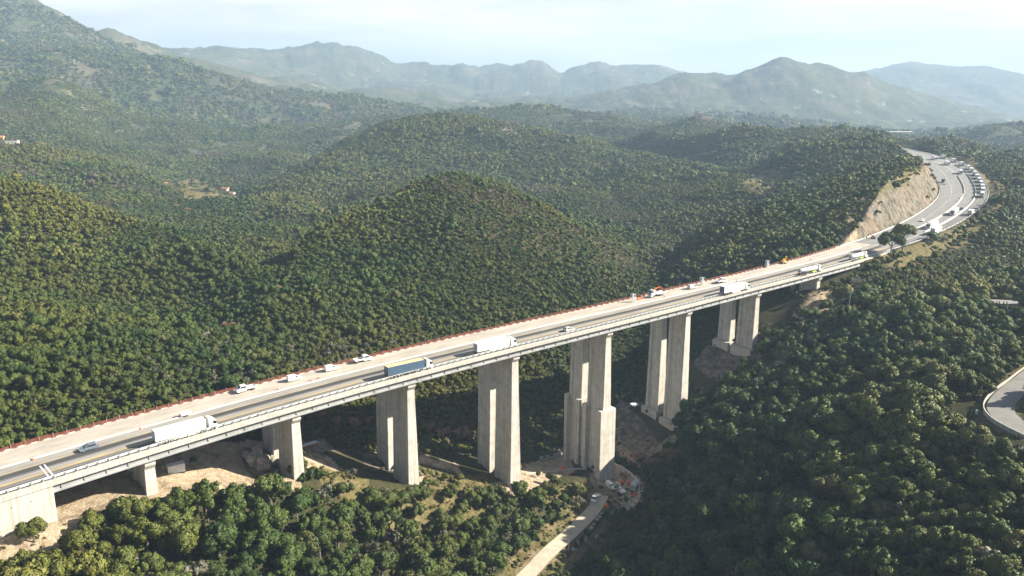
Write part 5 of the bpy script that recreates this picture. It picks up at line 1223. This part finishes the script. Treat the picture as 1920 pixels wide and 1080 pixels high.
MB().box(-5.4, -2, -5.4, 5.4, 12.0, 14.5).build('broken_parapet', M_STONE, t); MB().box(5.6, 18, -4, 4, -4, 4.5, .3, (0, 2, .3, .3)).build('low_ruin', M_STONE, t)
MB().box(-.8, .8, -6.02, -5.5, 4, 7).build('window', V_GLASS, t)

# ------------------------------------------------------------------ poles and wires
M_WOOD = paint('weathered_pole', (.36, .32, .27), .9, var=.2); M_WIRE = paint('dark_wire', (.16, .165, .17), .5); M_CPOLE = paint('concrete_pole', (.52, .50, .46), .9)
def pole(u, v, hgt, label, r=.16, arm=True, mat_=None, dmin=150, loc=None):
    l = loc or ground(u, v, dmin); t = empty('utility_pole', l, R(-35)); tag(t, label, 'utility pole')
    addp(t, f'pole/{hgt}/{r}', lambda mb: mb.tube((0, 0, -1), (0, 0, hgt), r, r*.7, 9), mat_ or M_WOOD)
    tip = Vector(l)+Vector((0, 0, hgt-.25)); off = []
    if arm:
        addp(t, f'cross_arm/{hgt}', lambda mb: mb.box(-1.1, 1.1, -.07, .07, hgt-.55, hgt-.38), M_GALV)
        for x in (-1.0, 0, 1.0):
            addp(t, f'insulator/{hgt}/{x}', lambda mb: mb.tube((x, 0, hgt-.37), (x, 0, hgt-.12), .06, .05, 8), V_STEELW)
    return t, Vector(l), hgt
P1 = pole(1197, 945, 9.0, 'concrete pole at the work site carrying wires across the ravine', .2, mat_=M_CPOLE, dmin=240)
P2 = pole(1417, 752, 9.5, 'pole half hidden in the wood with wires running over it', dmin=250)
P3 = pole(1590, 595, 12.0, 'tall pale pole below the last pier of the viaduct', dmin=250)
P4 = pole(1772, 459, 10.5, 'bare pole on the yellow verge of the bend', .17, False, dmin=330)
P0 = pole(1035, 1140, 9, 'pole below the bottom of the dirt track', .16, dmin=150)
P5 = pole(1066, 1040, 6.0, 'slim post at the edge of the dirt track', .09, False, dmin=180)
t = empty('power_line', P1[1]); tag(t, 'three thin wires strung between the poles across the ravine', 'power line')
for x in (-1.0, 0, 1.0):
    mb = MB(); pts = []
    ends = [P0, P1, P2, P3, P4]
    for A, B in zip(ends[:-1], ends[1:]):
        ha = R(-35); oa = Vector((math.cos(ha)*x, math.sin(ha)*x, 0)); a = A[1]+oa+Vector((0, 0, A[2]-.1)); b = B[1]+oa+Vector((0, 0, B[2]-.1)); n = 14
        for i in range(n): f0 = i/n; q = a.lerp(b, f0); q.z -= 4*.012*(b-a).length*f0*(1-f0); pts.append(q)
    pts.append(P4[1]+Vector((0, 0, P4[2]-.1)))
    for a, b in zip(pts[:-1], pts[1:]): mb.tube(a-P1[1], b-P1[1], .013, None, 4, False)
    mb.build('wire', M_WIRE, t)
def lamp(u, v, hgt, label, dmin):
    t = empty('lamp_post', ground(u, v, dmin), R(200)); tag(t, label, 'lamp post')
    addp(t, f'post/{hgt}', lambda mb: mb.tube((0, 0, -.5), (0, 0, hgt), .13, .08, 8), M_GALV); addp(t, f'lamp_head/{hgt}', lambda mb: (mb.tube((0, 0, hgt-.1), (1.2, 0, hgt+.1), .05), mb.box(.9, 1.9, -.2, .2, hgt, hgt+.18, .04)), M_WHITEP)
lamp(1881, 513, 9, 'pale lamp post among the trees at the right edge', 300)
t = empty('marker_sign', ground(1807, 431, 400), R(200)); tag(t, 'small white sign on the yellow verge of the bend', 'sign'); MB().box(-.9, .9, -.04, .04, 1.6, 3.2).build('sign_panel', M_WHITEP, t); MB().tube((0, .09, -.3), (0, .09, 3.0), .05).build('post', M_GALV, t)
t = empty('marker_post', ground(1830, 779, 200)); tag(t, 'white marker post before the bend of the country road', 'post'); MB().box(-.35, .35, -.12, .12, .5, 1.9, .03).build('panel', M_WHITEP, t); MB().tube((0, 0, -.3), (0, 0, .52), .07).build('post', M_GALV, t)

# ------------------------------------------------------------------ rocks and the work site
M_ROCK = concrete('limestone', (.46, .42, .36), .3); M_RUST = paint('rust_brown_stone', (.27, .20, .15), .95, var=.3)
def rock_mesh(seed, mat):
    g = np.random.default_rng(seed); V, Fc = ICO2; V = V*(1, .8, .62)
    for _ in range(7):
        n = g.normal(size=3); n /= np.linalg.norm(n); d = g.uniform(.42, .7); k = V@n-d; V = V-np.maximum(k, 0)[:, None]*n*.92
    V = V*(1+.06*g.normal(size=(len(V), 1))); mb = MB(); mb.add(V, [tuple(f) for f in Fc]); return mb.mesh('boulder', mat)
ROCKS = [rock_mesh(80+i, M_ROCK) for i in range(5)]
def boulder(u, v, r, label, k, group, dmin=150, loc=None):
    l = loc or ground(u, v, dmin); o = put('boulder', ROCKS[k % 5]); o.location = (l[0], l[1], l[2]+r*.3); o.scale = (r, r, r); o.rotation_euler = (0, 0, k*2.1); tag(o, label, 'boulder', group)
gb = np.random.default_rng(17)
row = [(1108, 992), (1113, 984), (1118, 977), (1124, 971), (1129, 965), (1135, 960), (1103, 998)]
for k, (u, v) in enumerate(row): boulder(u, v, gb.uniform(.9, 1.3), 'pale boulder in the row along the right edge of the dirt track', k, 'boulders lining the upper part of the dirt track')
for k in range(13): boulder(1100-k*2.4+gb.uniform(-3, 3), 1008+k*2.2+gb.uniform(-3, 3), gb.uniform(.8, 1.5), 'pale boulder in the heap beside the lower part of the dirt track', k+3, 'boulders heaped beside the dirt track')
for k in range(6): boulder(1112+k*4+gb.uniform(-2, 2), 1006+gb.uniform(-4, 4), gb.uniform(.8, 1.3), 'pale boulder in the heap under the dark bush right of the track', k, 'boulders under the bush right of the track')
mb = MB(); gr = np.random.default_rng(29)
for k in range(46):
    f0 = gr.random(); u, v = 462+f0*72+gr.uniform(-6, 6), 862+f0*14+gr.uniform(-16, 18); q = ground(u, v, 150); r_ = gr.uniform(.7, 2.3)
    n_ = ROCKS[k % 5]; Vr = np.array([x.co[:] for x in n_.vertices])*r_*np.array([1, 1, gr.uniform(.9, 1.9)]); an = gr.uniform(0, 6.28); ca, sa = math.cos(an), math.sin(an)
    Vr = np.stack([Vr[:, 0]*ca-Vr[:, 1]*sa, Vr[:, 0]*sa+Vr[:, 1]*ca, Vr[:, 2]], 1)+np.array([q[0], q[1], q[2]+r_*gr.uniform(.2, 1.3)])
    mb.add(Vr, [tuple(p_.vertices) for p_ in n_.polygons])
tag(mb.build('rock_outcrop', M_ROCK), 'craggy pale rock outcrop left of the second pier', 'rock')
pts = []
for k in range(240):
    f0 = gb.random(); u = 1150+f0*55+gb.uniform(-6, 6); v = 832+f0*38+gb.uniform(-9, 9); pts.append(ground(u, v, 250))
mb = MB()
V0, F0 = ICO1
for q in pts: mb.add(np.array(q)+V0*gb.uniform(.3, .7)*(1+.15*gb.normal(size=(len(V0), 1)))+np.array([0, 0, .25]), [tuple(f) for f in F0])
tag(mb.build('rubble_bank', M_RUST), 'bank of rusty brown rubble in the ravine', kind='stuff')
pts = [ground(gb.uniform(100, 420), 0, 120) for _ in range(0)]
def ground_wall(name, line, hgt, th, label, mat_, cat='wall'):
    P = [ground(u, v, 200) for u, v in line]; mb = MB(); L_ = [Vector(p) for p in P]
    for a, b in zip(L_[:-1], L_[1:]):
        d = (b-a); d.z = 0; n = Vector((-d.y, d.x, 0)).normalized()*th/2
        vs = [a-n+Vector((0, 0, -2)), a+n+Vector((0, 0, -2)), b+n+Vector((0, 0, -2)), b-n+Vector((0, 0, -2)), a-n+Vector((0, 0, hgt)), a+n+Vector((0, 0, hgt)), b+n+Vector((0, 0, hgt)), b-n+Vector((0, 0, hgt))]
        mb.add(vs, [(0, 1, 2, 3), (7, 6, 5, 4), (0, 4, 5, 1), (1, 5, 6, 2), (2, 6, 7, 3), (3, 7, 4, 0)])
    tag(mb.build(name, mat_), label, cat)
ground_wall('concrete_wall', [(1149, 874), (1165, 880), (1180, 890), (1193, 902), (1200, 914)], 1.5, .5, 'curved pale concrete wall right of the tallest pier', M_PALE)
ground_wall('concrete_kerb', [(985, 890), (1030, 886), (1075, 881), (1100, 880)], .7, .5, 'long low concrete kerb between the fourth and tallest pier', M_PALE)
ground_wall('retaining_wall', [(1012, 863), (1035, 858), (1056, 853)], 1.6, .5, 'short pale wall in the shade behind the fourth pier', M_PALE)
def site_box(name, u, v, w, d, h_, label, cat, m1, rot=0.0, dmin=180, loc=None):
    t = empty(name, loc or ground(u, v, dmin), rot); tag(t, label, cat)
    MB().box(-w/2, w/2, -d/2, d/2, .15, h_, .05).build('shell', m1, t)
    rb = MB()
    for i in range(int(w/.45)): x = -w/2+.25+i*.45; rb.box(x, x+.16, -d/2-.05, -d/2+.002, .3, h_-.15)
    rb.build('ribbed_side', m1, t); MB().box(-w/2-.04, -w/2, -.45, .45, .2, 2.0 if h_ > 2.1 else h_-.2).build('door', V_DOOR, t)
    MB().box(-w/2+.2, w/2-.2, -d/2+.2, d/2-.2, -.6, .15).build('plinth', V_CHASSIS, t)
site_box('site_cabin', 330, 884, 4.6, 2.4, 2.5, 'grey site cabin on the sand under the first span', 'cabin', M_WHITEP, R(35), 190)
site_box('water_tank', 312, 880, 2.2, 1.8, 1.6, 'rusty tank left of the grey site cabin', 'tank', M_RUST, R(20), 190)
site_box('steel_container', 1190, 915, 5.5, 2.4, 2.4, 'ribbed grey container at the end of the curved wall', 'container', M_GALV, R(65), 240)
site_box('tool_container', 1260, 768, 4.0, 2.2, 2.2, 'small white container behind the sixth pier base', 'container', M_WHITEP, R(20), 300, loc=ground(1190, 765, 250))
def site_vehicle(fn, u, v, rot, *a, dmin=240, **k):
    t = fn(*a, so=(200, 5), **k); t.location = Vector(ground(u, v, dmin))+Vector((0, 0, .15)); t.rotation_euler = (0, 0, rot); return t
site_vehicle(van, 1117, 938, R(-115), 'delivery_truck', 0, 0, 'white truck facing the camera at the top of the dirt track', False, V_WHITE, 'crew', 'truck', 6.0, 2.3)
site_vehicle(van, 1145, 915, R(-60), 'panel_van', 0, 0, 'white van parked behind the tree at the tallest pier', False, V_WHITE, 'van', 'van', 5.2, 2.2)
excavator('excavator', ground(1166, 925, 240), R(120), 'white excavator working beside the tallest pier', V_WHITE, .9)
for k, (u, v, m_, lb) in enumerate(((1160, 948, M_RED, 'red bin at the work site by the dirt track'), (1137, 951, M_CONE, 'orange barrier at the top of the dirt track'), (1166, 906, M_CONE, 'orange crate beside the curved wall'), (1178, 908, M_CONE, 'second orange crate beside the curved wall'), (1190, 930, M_CONE, 'orange netting bale right of the white excavator'), (1054, 880, M_CONE, 'orange post block between the fourth and tallest pier'), (982, 876, M_RED, 'red block beside the fourth pier'))):
    t = empty('site_crate', ground(u, v, 240), k); tag(t, lb, 'crate'); MB().box(-.6, .6, -.5, .5, 0, 1.3, .06, (.06,)*4).build('crate_body', m_, t); MB().box(-.62, .62, -.52, .52, 1.302, 1.4, .03).build('crate_lid', m_, t)
for k, (u, v) in enumerate(((1170, 945), (1180, 942), (1186, 948), (1173, 938), (1192, 940))):
    o = MB().box(-1.3, 1.3, -.5, .5, -.1, .45, .05).build('concrete_block', M_PALE); o.location = ground(u, v, 240); o.rotation_euler = (0, 0, k*1.3); tag(o, 'pale concrete block lying on the work site', 'block', 'concrete blocks on the work site')
t = empty('steel_formwork', ground(577, 838, 225), R(40)); tag(t, 'red steel formwork frame behind the second pier', 'formwork')
MB().box(-3.2, 3.2, -.8, -.5, .2, 1.0).box(-3.2, 3.2, .5, .8, .2, 1.0).build('beam', M_RED, t)
fb = MB()
for x in (-2.8, -1.4, 0, 1.4, 2.8): fb.box(x-.1, x+.1, -.49, .49, .4, .8)
fb.build('cross_braces', M_RED, t); MB().box(-3.3, 3.3, -.9, .9, 1.003, 1.12).build('deck_panel', M_GALV, t)
# parapet of the country road
LS = -1.0
P = [(a, b) for a, b in zip(laneg[0], laneg[1])]; nx, ny = laneg[2], laneg[3]
mb = MB(); st = list(range(0, len(P), 2)); vs = []
for i in st:
    x, y = P[i][0]+nx[i]*LS*4.6, P[i][1]+ny[i]*LS*4.6; z = float(max(H(x, y), laneg[4][i].mean()-.3)); a, b = nx[i]*.15, ny[i]*.15
    vs += [(x-a, y-b, z-1), (x-a, y-b, z+.5), (x+a, y+b, z+.5), (x+a, y+b, z-1)]
mb.add(vs, [(i*4+j, i*4+(j+1) % 4, i*4+4+(j+1) % 4, i*4+4+j) for i in range(len(st)-1) for j in range(4)])
tag(mb.build('roadside_parapet', M_PALE), 'low stone parapet on the outside of the country road bend', 'parapet')
# ------------------------------------------------------------------ light, sky, air
SUN_HEAD, SUN_EL = R(4), R(31)                                 # from the right, a little ahead of the camera
sd = Vector((math.cos(SUN_HEAD)*math.cos(SUN_EL), math.sin(SUN_HEAD)*math.cos(SUN_EL), math.sin(SUN_EL)))
sl = bpy.data.lights.new('sun', 'SUN'); sl.energy = 5.0; sl.angle = R(0.53); sl.color = (1.0, 0.92, 0.77)
so = bpy.data.objects.new('sun', sl); link(so); so.rotation_euler = sd.to_track_quat('Z', 'Y').to_euler()
w = bpy.data.worlds.new('World'); scene.world = w; w.use_nodes = True
N = w.node_tree.nodes; L = w.node_tree.links
bg = N['Background']; sky = N.new('ShaderNodeTexSky'); sky.sky_type = 'NISHITA'; sky.sun_disc = False
sky.sun_elevation = SUN_EL; sky.sun_rotation = math.pi/2-SUN_HEAD; sky.altitude = 300; sky.air_density = 1.0; sky.dust_density = 1.5
tc = N.new('ShaderNodeTexCoord'); mp = N.new('ShaderNodeMapping'); mp.inputs['Scale'].default_value = (1.0, 1.0, 7.0); L.new(tc.outputs['Generated'], mp.inputs[0])
f = noise(N, L, mp.outputs[0], 3.1, 8, 0.62); r = ramp(N, [(0.38, (.5, .5, .5)), (0.60, (1, 1, 1))]); L.new(f, r.inputs[0])
cl = mix(N, L, r.outputs[0], sky.outputs[0], (17.5, 15.8, 14.8))
sx = N.new('ShaderNodeSeparateXYZ'); L.new(tc.outputs['Generated'], sx.inputs[0])
hr = ramp(N, [(0.09, (1, 1, 1)), (0.24, (.05, .05, .05))]); L.new(sx.outputs[2], hr.inputs[0])
mx = mix(N, L, hr.outputs[0], sky.outputs[0], cl)
L.new(mx, bg.inputs[0]); bg.inputs[1].default_value = 0.027

HAZE = 1.4e-4
mh = bpy.data.materials.new('air'); mh.use_nodes = True; n = mh.node_tree.nodes; n.clear()
out = n.new('ShaderNodeOutputMaterial'); pv = n.new('ShaderNodeVolumePrincipled')
pv.inputs['Color'].default_value = (.42, .58, .78, 1); pv.inputs['Density'].default_value = HAZE; pv.inputs['Anisotropy'].default_value = 0.1
mh.node_tree.links.new(pv.outputs[0], out.inputs['Volume'])
zt = max(30.0, float(TZ.max())+40)
hz = MB().box(-13900, 13900, -400, 13900, float(TZ.min())-1.0, zt).build('haze', mh)
tag(hz, 'pale blue air that veils the far mountains', kind='stuff')

scene.render.engine = 'CYCLES'
c = scene.cycles; c.use_denoising = True; c.max_bounces = 4; c.diffuse_bounces = 2; c.glossy_bounces = 2; c.transmission_bounces = 2; c.transparent_max_bounces = 6; c.volume_bounces = 1
c.use_adaptive_sampling = True; c.adaptive_threshold = 0.02
c.sample_clamp_indirect = 4.0; c.caustics_reflective = False; c.caustics_refractive = False
vs_ = scene.view_settings; vs_.view_transform = 'Standard'; vs_.look = 'None'; vs_.exposure = 1.85; vs_.gamma = 1.0
scene.render.film_transparent = False
